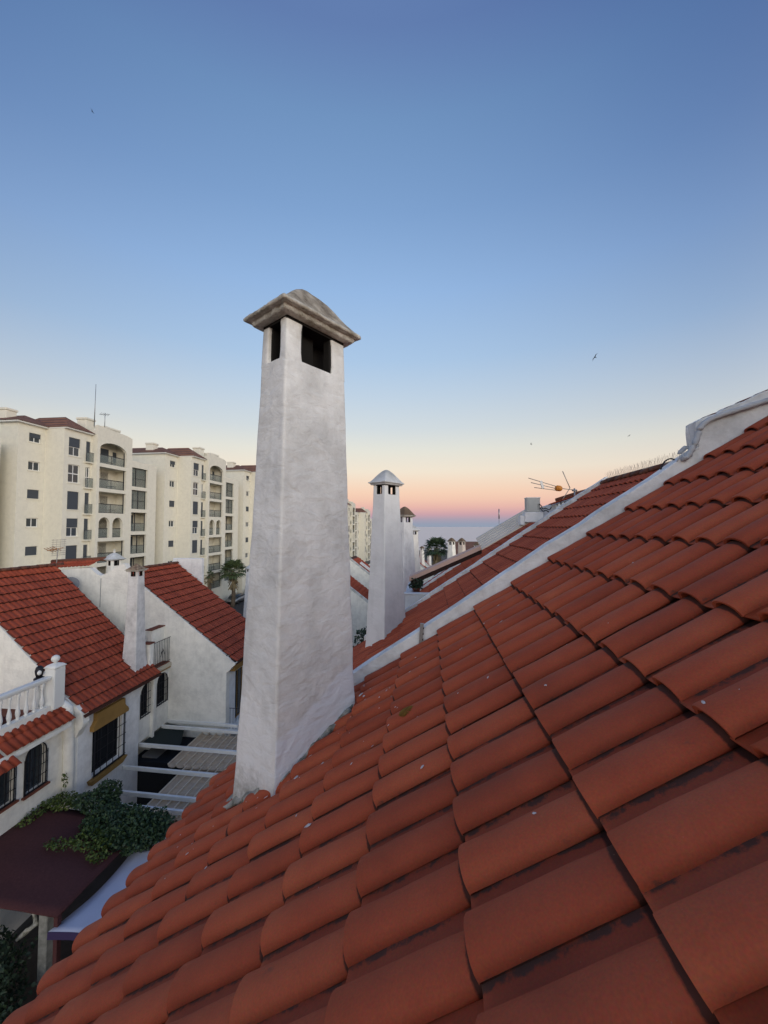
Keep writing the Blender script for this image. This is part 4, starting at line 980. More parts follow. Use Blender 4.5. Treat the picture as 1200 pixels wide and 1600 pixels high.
# satellite dish and comb aerial on the first left roof
t = thing('satellite_dish', (-16.9, 16.4, -2.9), 'round grey satellite dish on the far edge of the first red roof', 'satellite dish')
mb = MB(); mb.use(mat('grey dish', (.17, .18, .20), .5), True)
mb.T = Matrix.Translation((-16.62, 16.40, -2.72)) @ Matrix.Rotation(radians(60), 4, 'Y') @ Matrix.Rotation(radians(35), 4, 'X'); mb.lathe((0, 0, 0), [(.02, 0), (.15, .02), (.27, .07), (.34, .12), (.33, .125), (.26, .085), (.02, .03)], 20); mb.T = None; mb.build('dish', t)
mb = MB(); mb.use(M_METAL); mb.tube([(-16.85, 16.45, -2.70), (-16.45, 16.30, -2.75)], .015, 6); mb.box(-16.50, -16.40, 16.26, 16.34, -2.79, -2.71); mb.tube([(-16.9, 16.5, -2.75), (-17.0, 16.6, -3.6)], .025, 6); mb.build('arm', t)
t = thing('tv_aerial', (-17.2, 16.2, -2.3), 'rusty comb shaped television aerial on a thin pole above the first red roof', 'aerial')
mb = MB(); mb.use(M_METAL); mb.tube([(-17.25, 16.2, -2.7), (-17.1, 16.2, -1.02)], .018, 6); mb.build('mast', t)
mb = MB(); mb.use(mat('rusty orange metal', (.34, .16, .06), .7)); mb.tube([(-17.56, 16.1, -1.12), (-16.98, 16.35, -.98)], .016, 5)
for k in range(4): p = Vector((-17.5+k*.10, 16.12+k*.04, -1.10+k*.025)); mb.tube([p+Vector((-.03, -.2, .1)), p+Vector((.03, .2, -.1))], .016, 4)
mb.tube([(-17.45, 16.1, -1.12), (-17.1, 16.2, -1.04), (-17.4, 16.2, -.95)], .014, 4); mb.build('boom', t)
mb = MB(); mb.use(M_ALU)
for s in (-1, 1):
    for k in range(4): mb.tube([(-17.5+.0*k, 16.25, -1.0+s*(.06+.10*k)), (-16.85, 16.35, -.95+s*(.05+.10*k))], .009, 4)
for k in range(4): mb.tube([(-17.5+.2*k, 16.3, -1.33), (-17.48+.2*k, 16.3, -.58)], .006, 4)
mb.build('reflector', t)

# ------------------------------------------------------------ YARD: pergola bars, sheets, canopy, ivy, awning
bars = [(-12.3, 17.17, -9.1, -8.6), (-12.1, 16.75, -9.15, -8.2), (-12.1, 15.35, -9.2, -7.5), (-11.95, 14.30, -9.48, -7.1), (-11.95, 13.02, -9.50, -7.5), (-11.2, 12.42, -9.50, -7.7)]
bl = ['white pergola bar against the big gable wall, farthest of the six', 'second farthest white pergola bar', 'white pergola bar crossing the dark patio above the scalloped sheets', 'white pergola bar starting under the big grille window', 'second nearest white pergola bar', 'nearest white pergola bar, partly buried in ivy']
for (xa, y, z, xb), lb in zip(bars, bl):
    mb = MB(); mb.use(M_WOODWHITE); y2 = y-.12; mb.slab(frame((xa, y, z), Vector((xb-xa, -.10, 0)).normalized()), rect(0, xb-xa, -.065, .065), [], -.045, .045)
    o = mb.build('pergola_bar'); tag(o, lb, 'beam', 'white pergola bars over the patio')
# carrying beam by our wall
mb = MB(); mb.use(M_WOODWHITE); mb.box(-7.15, -7.05, 11.6, 17.2, -9.62, -9.5); tag(mb.build('pergola_rail'), 'white rail that carries the near ends of the pergola bars', 'beam')
M_RIB = mat('beige sheet rib', (.72, .62, .48), .7)
def roman_sheet(name, x0, x1, y0, y1, z, slope, label):
    """moulded sheet imitating tiles: ribs along y, scalloped steps across"""
    mb = MB(); mb.use(M_BEIGE, True); nu = int((x1-x0)/.028); nv = int((y1-y0)/.03)
    v = []; p = .34
    for j in range(nv+1):
        for i in range(nu+1):
            x = x0+(x1-x0)*i/nu; y = y0+(y1-y0)*j/nv
            rib = (1-abs(sin(pi*(x-x0)/p))**.6)*.085
            st = (((y-y0)/.36-.35*abs(sin(pi*(x-x0)/p))) % 1.0)
            v.append((x, y, z+(x-x0)*slope+rib-.05*st))
    f = [(j*(nu+1)+i, j*(nu+1)+i+1, (j+1)*(nu+1)+i+1, (j+1)*(nu+1)+i) for j in range(nv) for i in range(nu)]
    mb.add(v, f); o = mb.build(name); tag(o, label, 'roof sheet', 'beige moulded roof sheets')
    k = 0
    while x0+k*p <= x1:
        q = MB(); q.use(M_RIB); q.box(x0+k*p-.014, x0+k*p+.014, y0, y1, z+.06+k*p*slope, z+.105+k*p*slope); q.build('rib', o); k += 1
    md = o.modifiers.new('s', 'SOLIDIFY'); md.thickness = .012
    return o
roman_sheet('roof_sheet', -9.60, -7.1, 12.2, 14.85, -9.66, 0.0, 'beige moulded roof sheet over the patio, nearer and lower one with scalloped edge')
roman_sheet('roof_sheet', -10.33, -7.1, 14.7, 17.1, -9.58, 0.0, 'beige moulded roof sheet over the patio, farther one under the gable wall')
mb = MB(); mb.use(mat('dark green mesh', (.022, .030, .028), .9)); mb.add([(-12.1, 15.5, -9.22), (-12.1, 17.15, -9.22), (-11.2, 17.1, -9.30), (-10.6, 15.9, -9.40), (-10.7, 15.5, -9.40)], [(0, 1, 2, 3, 4)])
o = mb.build('shade_net'); tag(o, 'dark shade net stretched under the arched windows', 'shade net'); md = o.modifiers.new('s', 'SOLIDIFY'); md.thickness = .02
# porch, its shade added as a black box, and things in the dark patio
t = thing('porch_shade', (-11.5, 15.5, GZ), 'porch under the pergola bars, its shade added as a black box', 'porch')
mb = MB(); mb.use(M_DARK); mb.box(-12.3, -10.4, 15.14, 17.1, GZ+.03, -9.75); mb.build('shade_box', t)  # solid near-black box stands in for the shade inside the open porch
mb = MB(); mb.use(M_BOARD); mb.slab(fy(15.4, -1), [(-12.0, -9.75), (-10.35, -9.95), (-10.35, -9.88), (-12.0, -9.66)], [], -1.7, 0); mb.build('cover', t)
t = thing('patio_table', (-10.9, 13.6, GZ), 'dark patio table glimpsed beneath the bars', 'table')
mb = MB(); mb.use(M_BOARD); mb.bbox(-11.5, -10.5, 13.2, 14.2, GZ+.70, GZ+.75, .01); mb.build('tabletop', t)
for (x, y) in ((-11.4, 13.3), (-10.6, 13.3), (-11.4, 14.1), (-10.6, 14.1)): mb = MB(); mb.use(M_BOARD); mb.box(x-.03, x+.03, y-.03, y+.03, GZ+.02, GZ+.70); mb.build('leg', t)
for k, (y, z, lb) in enumerate(((13.6, -9.9, 'thin slack wire across the dark patio, nearer one'), (16.0, -9.55, 'thin slack wire across the dark patio, farther one'))):
    mb = MB(); mb.use(M_METAL, True); mb.tube([(-11.9+4.2*i/10, y, z-.12*sin(pi*i/10)) for i in range(11)], .008, 5)
    tag(mb.build('wire'), lb, 'wire', 'wires over the patio')
# dark brown canopy with frame
t = thing('patio_canopy', (-10.4, 9.8, GZ), 'flat dark brown canopy over the patio beside the ivy', 'canopy')
mb = MB(); mb.use(M_BROWN, True); v = []
for j in range(13):
    for i in range(15):
        u, w_ = i/14, j/12; x = -12.19+(3.75)*u; y = 8.35+(2.95)*w_; x += (1-w_)*(-.1)*u; z = -8.86-.16*u-.03*sin(pi*u)*sin(pi*w_*3)**2+.02*nz((x, y, 0), 1.4); v.append((x, y, z))
mb.add(v, [(j*15+i, j*15+i+1, (j+1)*15+i+1, (j+1)*15+i) for j in range(12) for i in range(14)]); o = mb.build('cloth', t); md = o.modifiers.new('s', 'SOLIDIFY'); md.thickness = .03
mb = MB(); mb.use(M_BROWN); mb.box(-12.15, -8.62, 8.55, 8.60, -9.16, -9.10); mb.box(-8.68, -8.62, 8.55, 11.2, -9.16, -9.10)
mb.build('frame', t)
for (x, y) in ((-8.62, 8.45), (-8.62, 11.1)): mb = MB(); mb.use(M_BROWN); mb.box(x-.05, x+.05, y-.05, y+.05, GZ+.02, -9.06); mb.build('post', t)
# weathered pale post with bracket
t = thing('garden_post', (-9.35, 8.62, GZ), 'pale weathered post with a bent bracket beneath the brown canopy', 'post')
mb = MB(); mb.use(mat('weathered white wood', (.36, .36, .33), .9, vary=.5, bscale=40)); mb.bbox(-9.45, -9.22, 8.75, 8.98, GZ+.02, -9.42, .02); mb.build('post', t)
mb = MB(); mb.use(M_MOSS, True); mb.tube([(-9.95, 8.7, -10.05), (-9.75, 8.75, -9.88), (-9.55, 8.8, -9.72), (-9.62, 8.8, -9.50), (-9.78, 8.8, -9.38)], [.04, .07, .07, .035, .02], 7); mb.build('bracket', t)
# white awning
t = thing('awning', (-7.9, 9.2, -9.3), 'white awning cloth with violet hem next to our eaves', 'awning')
mb = MB(); mb.use(M_AWN, True); v = []
for j in range(17):
    w_ = j/16; y = 8.28+2.35*w_; xa = -8.68+.10*sin(pi*w_)+.24*w_; sag = -.08*sin(pi*w_)
    for i in range(11):
        u = i/10; x = xa+(-6.0-xa)*u; v.append((x, y-.12*u+.1*sin(pi*u), -9.30+.22*u+sag-.05*sin(pi*u)+.015*nz((x, y, 1), 2)))
mb.add(v, [(j*11+i, j*11+i+1, (j+1)*11+i+1, (j+1)*11+i) for j in range(16) for i in range(10)]); o = mb.build('cloth', t); md = o.modifiers.new('s', 'SOLIDIFY'); md.thickness = .015
mb = MB(); mb.use(M_AWNB); fl = [v[i] for i in range(11)]
mb.add([p for p in fl]+[(p[0], p[1]-.01, p[2]-.16) for p in fl], [(i, i+1, 12+i, 11+i) for i in range(10)]); o = mb.build('hem', t); md = o.modifiers.new('s', 'SOLIDIFY'); md.thickness = .012
mb = MB(); mb.use(M_METAL, True); mb.lathe((-7.9, 9.85, -9.32), [(.05, 0), (.055, .03), (.02, .05)], 8); mb.build('fitting', t)
mb = MB(); mb.use(M_WOODWHITE); mb.box(-6.1, -6.0, 8.0, 10.7, -9.2, -9.05); mb.build('awning_rail', t)
# ivy
t = thing('ivy', (-9.3, 10.9, GZ), 'dense dark green ivy spreading over the edge of the brown canopy', 'climbing plant')
rnd = random.Random(77)
mb = MB(); mb.use(M_IVY); P = []
def lump(cx, cy, cz, rx, ry, rz_, n, pl):
    while n > 0:
        q = Vector((rnd.gauss(0, 1), rnd.gauss(0, 1), rnd.gauss(0, 1))).normalized()*(rnd.random()**.25)
        s = 1+.28*nz((cx+q.x*1.3, cy+q.y*1.3, cz+q.z), 2.2)
        pl.append((cx+q.x*rx*s, cy+q.y*ry*s, cz+q.z*rz_*s)); n -= 1
lump(-8.60, 10.72, -8.88, .85, .68, .44, 3800, P); lump(-9.5, 10.95, -8.85, .85, .60, .36, 2600, P); lump(-10.5, 11.5, -8.75, .75, .42, .30, 1500, P); lump(-8.1, 10.9, -8.95, .50, .55, .45, 1500, P); lump(-10.3, 11.75, -8.6, .45, .30, .35, 700, P)
leaves(mb, P, .085, rnd, .8); tag(mb.build('foliage', t), kind='stuff')
mb = MB(); mb.use(M_IVYY); P = []
lump(-11.5, 11.4, -8.75, .62, .40, .14, 620, P); lump(-11.95, 11.0, -8.8, .25, .7, .10, 260, P); lump(-9.4, 10.25, -8.82, .65, .42, .10, 700, P); lump(-10.2, 10.0, -8.84, .45, .22, .05, 160, P); lump(-8.9, 9.85, -8.9, .35, .25, .08, 160, P)
for k in range(60): a = rnd.random(); P.append((-11.9+rnd.gauss(0, .04), 11.75+rnd.gauss(0, .03), -8.6+.45*a))
leaves(mb, P, .075, rnd, 1.2); tag(mb.build('young_shoots', t), kind='stuff')
mb = MB(); mb.use(M_TRUNK, True); mb.tube([(-8.5, 11.2, GZ), (-8.6, 11.1, -10.5), (-8.5, 10.8, -9.2)], [.06, .05, .03], 6); mb.tube([(-8.6, 11.1, -10.5), (-9.5, 11.2, -9.2), (-11, 11.6, -8.85)], [.04, .03, .015], 6); mb.build('trunk', t)
shrub('garden_shrub', 'dark bushy shrub at the bottom left corner under the canopy', (-10.35, 8.0, -11.6), 1.15, 1.75, 4200, .10, M_BUSH, seed=8)
shrub('garden_shrub', 'second dark shrub just right of the pale post', (-9.0, 7.6, -11.8), .7, 1.3, 1500, .10, M_BUSH, seed=9)
shrub('garden_shrub', 'small plant beside the nearest pergola bar end at our eaves', (-7.55, 12.35, -9.75), .16, .40, 90, .10, M_BUSH, seed=10)
# red brown box behind ivy
t = thing('storage_shed', (-8.1, 12.1, GZ), 'low red brown shed between the ivy and the scalloped sheet', 'shed')
mb = MB(); mb.use(mat('oxblood paint', (.10, .022, .018), .8, vary=.3, bscale=10)); mb.bbox(-8.5, -7.2, 11.5, 12.2, GZ+.02, -9.72, .02); mb.build('body', t)
mb = MB(); mb.use(M_WHITE2); mb.bbox(-8.2, -7.0, 10.6, 11.45, GZ+.02, -9.5, .02); mb.build('annex', t)

# ------------------------------------------------------------ farther white houses of the left row
def far_house(x_e, z_e, y0, y1, al, run, label, seed, tiles=True, chim=None, skylight=False, wallm=M_WHITE, back=4):
    h = thing('white_house', (x_e, y0, GZ), label, 'house', 'white houses across the yard')
    mb = MB(); mb.use(wallm); top = lambda x: z_e+(x_e-x)*tan(al)
    mb.slab(fy(y0, -1), [(x_e-.3, GZ), (x_e-.3, top(x_e-.3)-.12), (x_e-run, top(x_e-run)-.12), (x_e-run-back, top(x_e-run)-.65*back), (x_e-run-back, GZ)], [], -(y1-y0), 0); mb.build('wall', h)
    mb = MB(); mb.use(M_CAPWHITE); mb.slab(fy(y0-.02, -1), [(x_e+.02, top(x_e)-.16), (x_e+.02, top(x_e)+.10), (x_e-run, top(x_e-run)+.10), (x_e-run, top(x_e-run)-.16)], [], -.22, 0); mb.build('coping', h)
    r_ = roof_slab(h, x_e+.05, x_e-run, z_e-.02, top(x_e-run), y0+.22, y1, .12)
    lay_tiles(r_, TML, -1, al, x_e, z_e, y0+.22, int((y1-y0-.22)/TS), int(run/cos(al)/TE), M_TILE_LJ, seed=seed)
    roof_slab(h, x_e-run, x_e-run-back, top(x_e-run), top(x_e-run)-.65*back, y0, y1, .12, name='rear_roof', drop=-.02)
    for k in range(2):
        w = MB(); w.use(M_GLASS); fr = fx(x_e-.3, 1); u = y0+1.2+k*1.8; w.slab(fr, arch(u, u+.8, z_e-2.3, z_e-.9), [], .002, .01); o = w.build('window', h)
    if chim: chimney(r_, x_e-1.1, y0+(y1-y0)*.7, radians(33), z_e-.2, z_e+chim-.28, z_e+chim, .6, .8, .4, .55, z_e, M_CAPBROWN, M_CAPRIM, wallm, ov=.13, apex=.3, detail=.4)
    if skylight:
        mb = MB(); mb.use(M_FRAME)
        for k in range(2):
            yk = y0+1.0+k*.9
            mb.slab(fy(yk, -1), [(x_e-1.2, top(x_e-1.2)+.10), (x_e-1.2, top(x_e-1.2)+.22), (x_e-4.2, top(x_e-4.2)+.22), (x_e-4.2, top(x_e-4.2)+.10)], [], -.35, 0)
        mb.build('roof_rail', h)
    return h
fh = far_house(-6.2, -7.9, 25.5, 29.5, radians(38), 5.3, 'white house of the left row hidden mostly behind the main chimney', 41, back=1.0)
chimney(fh, -11.85, 24.9, radians(33), -7.5, -3.02, -2.86, .56, .6, .34, .36, -6, M_CAPWHITE, M_CAPWHITE, M_WHITE2, ov=.08, apex=.22, detail=.5)
far_house(-5.05, -7.6, 36.7, 41, radians(37), 5.3, 'white house with a red roof edge seen between the two big chimneys', 42)
far_house(-4.0, -7.8, 46, 50.5, radians(37), 5.3, 'white house beyond with pale rails on its red roof between the two big chimneys', 43, skylight=True)
far_house(-1.9, -7.6, 55, 59, radians(37), 4.6, 'farther white house between the two big chimneys', 44, chim=3.2)
far_house(.35, -7.2, 62, 66, radians(40), 4.2, 'small white house with a red gable edge left of the dark palm', 45, chim=3.6)
far_house(1.6, -8.2, 72, 76, radians(40), 4.2, 'distant white house with a slim chimney left of the dark palm', 46, chim=3.9)

# distant row right of the palm: chimneys on houses with a brown roof behind
dist = [(3.25, 51, -1.95, .62, M_WHITE, 'distant white chimney standing tall just right of the dark palm'), (4.65, 52, -2.0, .62, plaster('rosy far render', (.62, .54, .47), .2), 'distant rosy chimney beside the tall white one'),
        (7.9, 62, -2.95, .62, M_WHITE, 'third distant chimney of the far row'), (10.2, 70, -3.2, .6, plaster('beige far render', (.58, .53, .43), .2), 'fourth distant chimney of the far row'), (12.6, 78, -4.2, .6, M_WHITE, 'fifth distant chimney of the far row'), (15.2, 86, -4.0, .6, M_WHITE, 'sixth distant chimney of the far row')]
for k, (x, y, zc, s_, mm, lb) in enumerate(dist):
    h = thing('far_house', (x, y, GZ), lb.replace('chimney', 'house with a chimney', 1), 'house', 'houses of the far terrace')
    mb = MB(); mb.use(M_WHITE); mb.slab(fy(y-2, -1), [(x-1.2, GZ), (x-1.2, zc-5.6), (x+5, zc-2.4), (x+9, zc-5), (x+9, GZ)], [], -4.5, 0); mb.build('wall', h)
    r_ = roof_slab(h, x-1.5, x+5, zc-5.75, zc-2.3, y-2.1, y+2.6, .1, drop=-.05); roof_slab(h, x+5, x+9.2, zc-2.3, zc-5.1, y-2.1, y+2.6, .1, 'rear_roof', -.05)
    for q in h.children:
        if 'roof' in q.name: q.data.materials[0] = M_APTROOF
    chimney(r_, x, y, radians(33), zc-6.0, zc-.40, zc, 1.05, 1.15, .62, .72, zc-5, M_CAPBROWN, M_CAPRIM, mm, ov=.13, apex=.45, detail=.4, label=lb)
h = thing('long_roofed_building', (20, 92, GZ), 'long low building with a brown roof on the horizon behind the far chimneys', 'building')
mb = MB(); mb.use(M_WHITE); mb.box(7, 44, 92, 104, GZ, -6.6); mb.build('wall', h)
mb = MB(); mb.use(M_APTROOF); mb.add([(6, 91, -6.7), (45, 91, -6.7), (45, 98, -3.7), (6, 98, -3.7), (45, 105, -6.7), (6, 105, -6.7)], [(0, 1, 2, 3), (3, 2, 4, 5), (0, 3, 5), (1, 4, 2), (0, 5, 4, 1)]); mb.build('roof', h)
# thin masts on the far roofs
for (x, y, z0_, z1_, lb) in ((9.15, 50, -4.5, 2.3, 'tall thin mast rising above the sheets on the horizon'), (10.9, 62, -6, -2.1, 'thin white pole on the far brown roof')):
    t = thing('mast', (x, y, z0_), lb, 'mast'); mb = MB(); mb.use(M_METAL, True); mb.tube([(x, y, z0_), (x, y, z1_)], [.06, .03], 6); mb.build('pole', t)
    mb = MB(); mb.use(M_METAL, True); mb.tube([(x, y, z1_-1.3), (x, y, z1_-.1)], .075, 6); mb.build('head', t)

# ------------------------------------------------------------ palms
def palm(name, label, x, y, z0_, z1_, r, nf, m, skirt=True, seed=1, drop=.6):
    t = thing(name, (x, y, z0_), label, 'palm tree'); rnd = random.Random(seed)
    mb = MB(); mb.use(M_TRUNK, True); n = 14
    mb.tube([(x+.1*sin(k*.3), y, z0_+(z1_-z0_)*k/n) for k in range(n+1)], [.30-.08*k/n+(.03 if k % 2 else 0) for k in range(n+1)], 9); mb.build('trunk', t)
    if skirt:
        mb = MB(); mb.use(M_STRAW)
        for k in range(90):
            a = rnd.random()*6.28; zz = z1_-rnd.random()*r*.9; q = Vector((x+.28*cos(a), y+.28*sin(a), zz)); e = q+Vector((cos(a)*rnd.uniform(.15, .6), sin(a)*rnd.uniform(.15, .6), -rnd.uniform(.4, .9)*r*.5)); w_ = Vector((-sin(a), cos(a), 0))*.12
            mb.add([q-w_*.3, q+w_*.3, e+w_, e-w_], [(0, 1, 2, 3)])
        tag(mb.build('dead_fronds', t), kind='stuff')
    for k in range(nf):
        a = k*2.399; el_ = 1.25-1.75*(k/nf)**.9; mb = MB(); mb.use(m)
        d = Vector((cos(a)*cos(el_), sin(a)*cos(el_), sin(el_))); st = r*rnd.uniform(.45, .6)
        base = Vector((x, y, z1_)); hub = base+d*st; hub.z -= drop*.10*r
        side = d.cross(Vector((0, 0, 1))).normalized() if abs(d.z) < .99 else Vector((1, 0, 0)); upv = side.cross(d)
        mb.tube([base, base+d*st*.5+Vector((0, 0, .03)), hub], [.02, .016, .012], 4, False)
        nl = 17
        for j in range(nl):
            th = (j/(nl-1)-.5)*3.5; dd = (d*cos(th)+side*sin(th)).normalized(); ln = r*.55*(1-.25*abs(th)/1.75)*rnd.uniform(.85, 1.1)
            mid = hub+dd*ln*.55+upv*.03; tip = hub+dd*ln+Vector((0, 0, -ln*drop*rnd.uniform(.25, .6))); w_ = dd.cross(upv).normalized()*r*.040
            mb.add([hub, mid-w_, tip, mid+w_], [(0, 1, 2, 3)])
        mb.build('frond', t)
    return t
palm('street_palm', 'fan palm with drooping dry skirt in the street before the apartments', -28.8, 55, GZ, -6.6, 2.3, 34, M_PALM, seed=3)
palm('dark_palm', 'dark fan palm rising between the far chimneys', 1.35, 53, GZ, -2.9, 2.1, 34, M_DPALM, seed=5)
palm('street_palm', 'small palm half hidden by the end wall of the second left house', -32, 54, GZ, -7.2, 1.0, 12, M_PALM, seed=6)
shrub('garden_tree', 'dark bushy tree below the dark palm', (2.2, 50, GZ), 1.3, 6.6, 2600, .30, M_BUSH, cat='tree', seed=12)
shrub('garden_shrub', 'dark plants by the white wall seen left of the second chimney', (-3.95, 26, GZ), 1.2, 5.2, 2400, .22, M_BUSH, seed=13)
# sill pots on gap wall

# ------------------------------------------------------------ APARTMENT BLOCKS
HEADS = [9.10-2.75*n_ for n_ in range(7)]
def facade_window(fr, u0, u1, z0_, z1_, d, kind):
    """returns (frame mesh builder, pane builder)"""
    w = MB(); w.use(M_FRAME); w.slab(fr, rect(u0, u1, z0_, z1_), [rect(u0+.07, u1-.07, z0_+.07, z1_-.07)], d-.20, d-.13)
    um = (u0+u1)/2; fbox(w, fr, um-.04, um+.04, z0_+.05, z1_-.05, d-.19, d-.135)
    if z1_-z0_ > 1.4: zm = z0_+(z1_-z0_)*.5; fbox(w, fr, u0+.05, u1-.05, zm-.05, zm+.05, d-.19, d-.135)
    w.use(M_APT); fbox(w, fr, u0-.08, u1+.08, z0_-.10, z0_-.003, d-.12, d+.06)
    p = MB(); 
    if kind == 'shut': p.use(M_SHUT); fbox(p, fr, u0+.02, u1-.02, z0_+.02, z1_-.02, d-.12, d-.08)
    elif kind == 'half':
        zm = z0_+(z1_-z0_)*.5; p.use(M_SHUT); fbox(p, fr, u0+.02, u1-.02, zm, z1_-.02, d-.12, d-.08); p.use(M_GLASS); fbox(p, fr, u0+.05, u1-.05, z0_+.05, zm, d-.17, d-.15)
    else: p.use(M_GLASS); fbox(p, fr, u0+.05, u1-.05, z0_+.05, z1_-.05, d-.17, d-.15)
    return w, p
kinds_A = ['half', 'open', 'shut', 'open', 'shut', 'open', 'shut']
kinds_B = ['half', 'open', 'shut', 'half', 'shut', 'open', 'shut']
def block_meshes():
    """list of (name, mesh, [child meshes]) in block coordinates: x = out of the facade, y = along it"""
    items = []
    def put(name, mb, kids=()): items.append((name, mb.mesh(name), [(n_, k.mesh(n_)) for n_, k in kids]))
    fA, fB, fT = fx(0, 1), fx(2.1, 1), fx(2.8, 1)
    # windowed plates
    mb = MB(); mb.use(M_APT)
    mb.slab(fA, rect(0, 2.62, GZ, 9.9), [rect(1.0, 2.15, z-.88, z) for z in HEADS], -.3, 0)
    mb.slab(fB, rect(2.60, 5.75, GZ, 9.9), [rect(3.1, 4.4, z-1.85, z) for z in HEADS]+[rect(5.08, 5.62, z-2.2, z) for z in HEADS[:6]], -.3, 0)
    mb.box(-10, -.3, 0, .25, GZ, 9.9); mb.box(-.298, 1.8, 2.60, 2.85, GZ, 9.9)       # return walls
    mb.box(-10, 1.0, 2.9, 16.1, GZ, 7.4)                                              # core behind everything
    mb.box(-9, -.35, .3, 5.7, 7.4, 9.88); mb.box(-.35, 1.78, 2.9, 5.7, 7.4, 9.88)
    for z in HEADS: mb.box(-.9, -.6, .3, 2.6, z-1.2, z+.1)
    put('wall', mb)
    for i, z in enumerate(HEADS):
        w, p = facade_window(fA, 1.0, 2.15, z-.88, z, 0, kinds_A[i]); put('window', w, [('pane', p)])
        w, p = facade_window(fB, 3.1, 4.4, z-1.85, z, 0, kinds_B[i]); put('window', w, [('pane', p)])
        if i < 6:
            w, p = facade_window(fB, 5.08, 5.62, z-2.2, z, 0, 'shut' if i != 1 else 'open'); put('balcony_door', w, [('pane', p)])
            s_ = MB(); s_.use(M_APT); s_.box(2.1, 2.42, 4.85, 5.74, z-2.34, z-2.22); put('balcony_slab', s_)
            g = MB(); g.use(M_IRON); g.box(2.37, 2.40, 4.88, 5.74, z-1.24, z-1.19); g.use(M_CLEAR); g.box(2.378, 2.39, 4.9, 5.74, z-2.2, z-1.25); put('railing', g)
    # tower front
    SL = [6.95-2.72*k for k in range(7)]
    holes = []
    for k, z in enumerate(SL[:7]):
        if k == 0: holes.append(arch(6.08, 9.80, z, z+2.42, 14, .85))
        elif k == 3: holes += [arch(6.15, 7.62, z, z+2.25), arch(8.0, 9.47, z, z+2.25)]
        else: holes.append(rect(6.08, 9.80, z, z+2.32))
    mb = MB(); mb.use(M_APT); mb.slab(fT, [(5.75, GZ), (10.65, GZ), (10.65, 10.55), (9.9, 10.72), (5.75, 11.0)], holes, -.35, 0)
    mb.box(.95, 2.45, 5.75, 5.98, GZ, 10.5); mb.box(.95, 2.45, 10.40, 10.65, GZ, 10.3)
    mb.box(.7, .95, 5.75, 10.65, GZ, 10.2)
    for z in SL: mb.box(.95, 2.45, 5.98, 10.40, z-.40, z-.004)
    mb.box(.95, 2.45, 5.98, 10.40, 9.75, 9.95)
    put('balcony_tower', mb)
    for k, z in enumerate(SL[:7]):
        d = MB(); d.use(M_SHUT); d.box(.95, 1.0, 8.15, 9.2, z, z+2.05); d.use(M_GLASS); d.box(.95, .99, 7.0, 7.6, z+.1, z+1.9); d.use(M_SHUT); d.box(.95, .985, 9.85, 10.35, z+.1, z+1.9); put('balcony_door', d)
        g = MB(); g.use(M_IRON); g.box(2.50, 2.54, 6.05, 9.82, z+.96, z+1.04); g.box(2.50, 2.54, 6.05, 9.82, z+.0, z+.06)
        for u in (6.08, 7.95, 9.78): g.box(2.50, 2.54, u-.02, u+.02, z, z+1.0)
        g.box(2.50, 2.56, 9.70, 9.80, z, z+2.3)
        p = MB(); p.use(M_CLEAR); p.box(2.515, 2.527, 6.1, 9.78, z+.06, z+.98); put('railing', g, [('glass_panel', p)])
        f = MB(); f.use(M_BOARD if k % 2 else M_BEIGE); f.box(1.5, 2.0, 8.4, 9.2, z+.38, z+.44)
        for (a, b_) in ((1.52, 8.42), (1.95, 8.42), (1.52, 9.15), (1.95, 9.15)): f.box(a, a+.04, b_, b_+.04, z, z+.38)
        f.box(1.2, 1.6, 6.6, 7.0, z, z+.42); f.box(1.2, 1.25, 6.6, 7.0, z+.42, z+.85); put('balcony_furniture', f)
    # glazed bay
    holes = [rect(10.72, 13.30, z-.02, z+2.28) for z in [4.90-2.72*k for k in range(6)]]
    mb = MB(); mb.use(M_APT); mb.slab(fT, rect(10.652, 14.9, GZ, 7.95), holes, -.35, 0); mb.box(.95, 2.45, 14.6, 14.9, GZ, 7.95); mb.box(-10, .95, 14.9, 16.1, GZ, 7.9); mb.box(.952, 2.45, 10.652, 14.6, 7.5, 7.9)
    for z in [4.90-2.72*k for k in range(6)]: mb.box(1.0, 2.45, 10.66, 14.6, z-.4, z-.03)
    put('glazed_wing', mb)
    for k in range(6):
        z = 4.90-2.72*k; g = MB(); g.use(M_IRON); fr = fT
        for u in (10.72, 12.0 if k % 2 else 11.55, 13.20): fbox(g, fr, u, u+.09, z, z+2.26, -.30, -.24)
        fbox(g, fr, 10.72, 13.3, z+.95, z+1.0, -.30, -.24); fbox(g, fr, 10.72, 13.3, z+2.20, z+2.26, -.30, -.24)
        p = MB(); p.use(M_CLEAR); fbox(p, fr, 10.76, 13.26, z+.02, (z+2.2) if k < 2 else z+.95, -.28, -.27); put('glazing', g, [('pane', p)])
        d = MB(); d.use(M_SHUT); d.box(.95, 1.02, 11.0, 11.7, z, z+2.0); d.box(.95, 1.02, 12.4, 13.2, z, z+2.0); put('balcony_door', d)
    # roofs
    def hip(x0, x1, y0, y1, ze, h, rx0, rx1, ry):
        r = MB(); r.use(M_APTROOF); v = [(x0, y0, ze), (x1, y0, ze), (x1, y1, ze), (x0, y1, ze), (rx0, ry, ze+h), (rx1, ry, ze+h)]
        r.add(v, [(0, 1, 5, 4), (1, 2, 5), (2, 3, 4, 5), (3, 0, 4), (3, 2, 1, 0)]); r.use(M_FRAME); r.box(x0+.1, x1-.12, y0+.1, y1-.1, ze-.14, ze-.01); return r
    put('roof', hip(-10, .45, -.45, 5.2, 9.97, 1.25, -7.5, -2.2, 2.4)); put('roof', hip(-4, 2.55, 2.45, 5.74, 10.0, 1.45, -2.5, .6, 4.1))
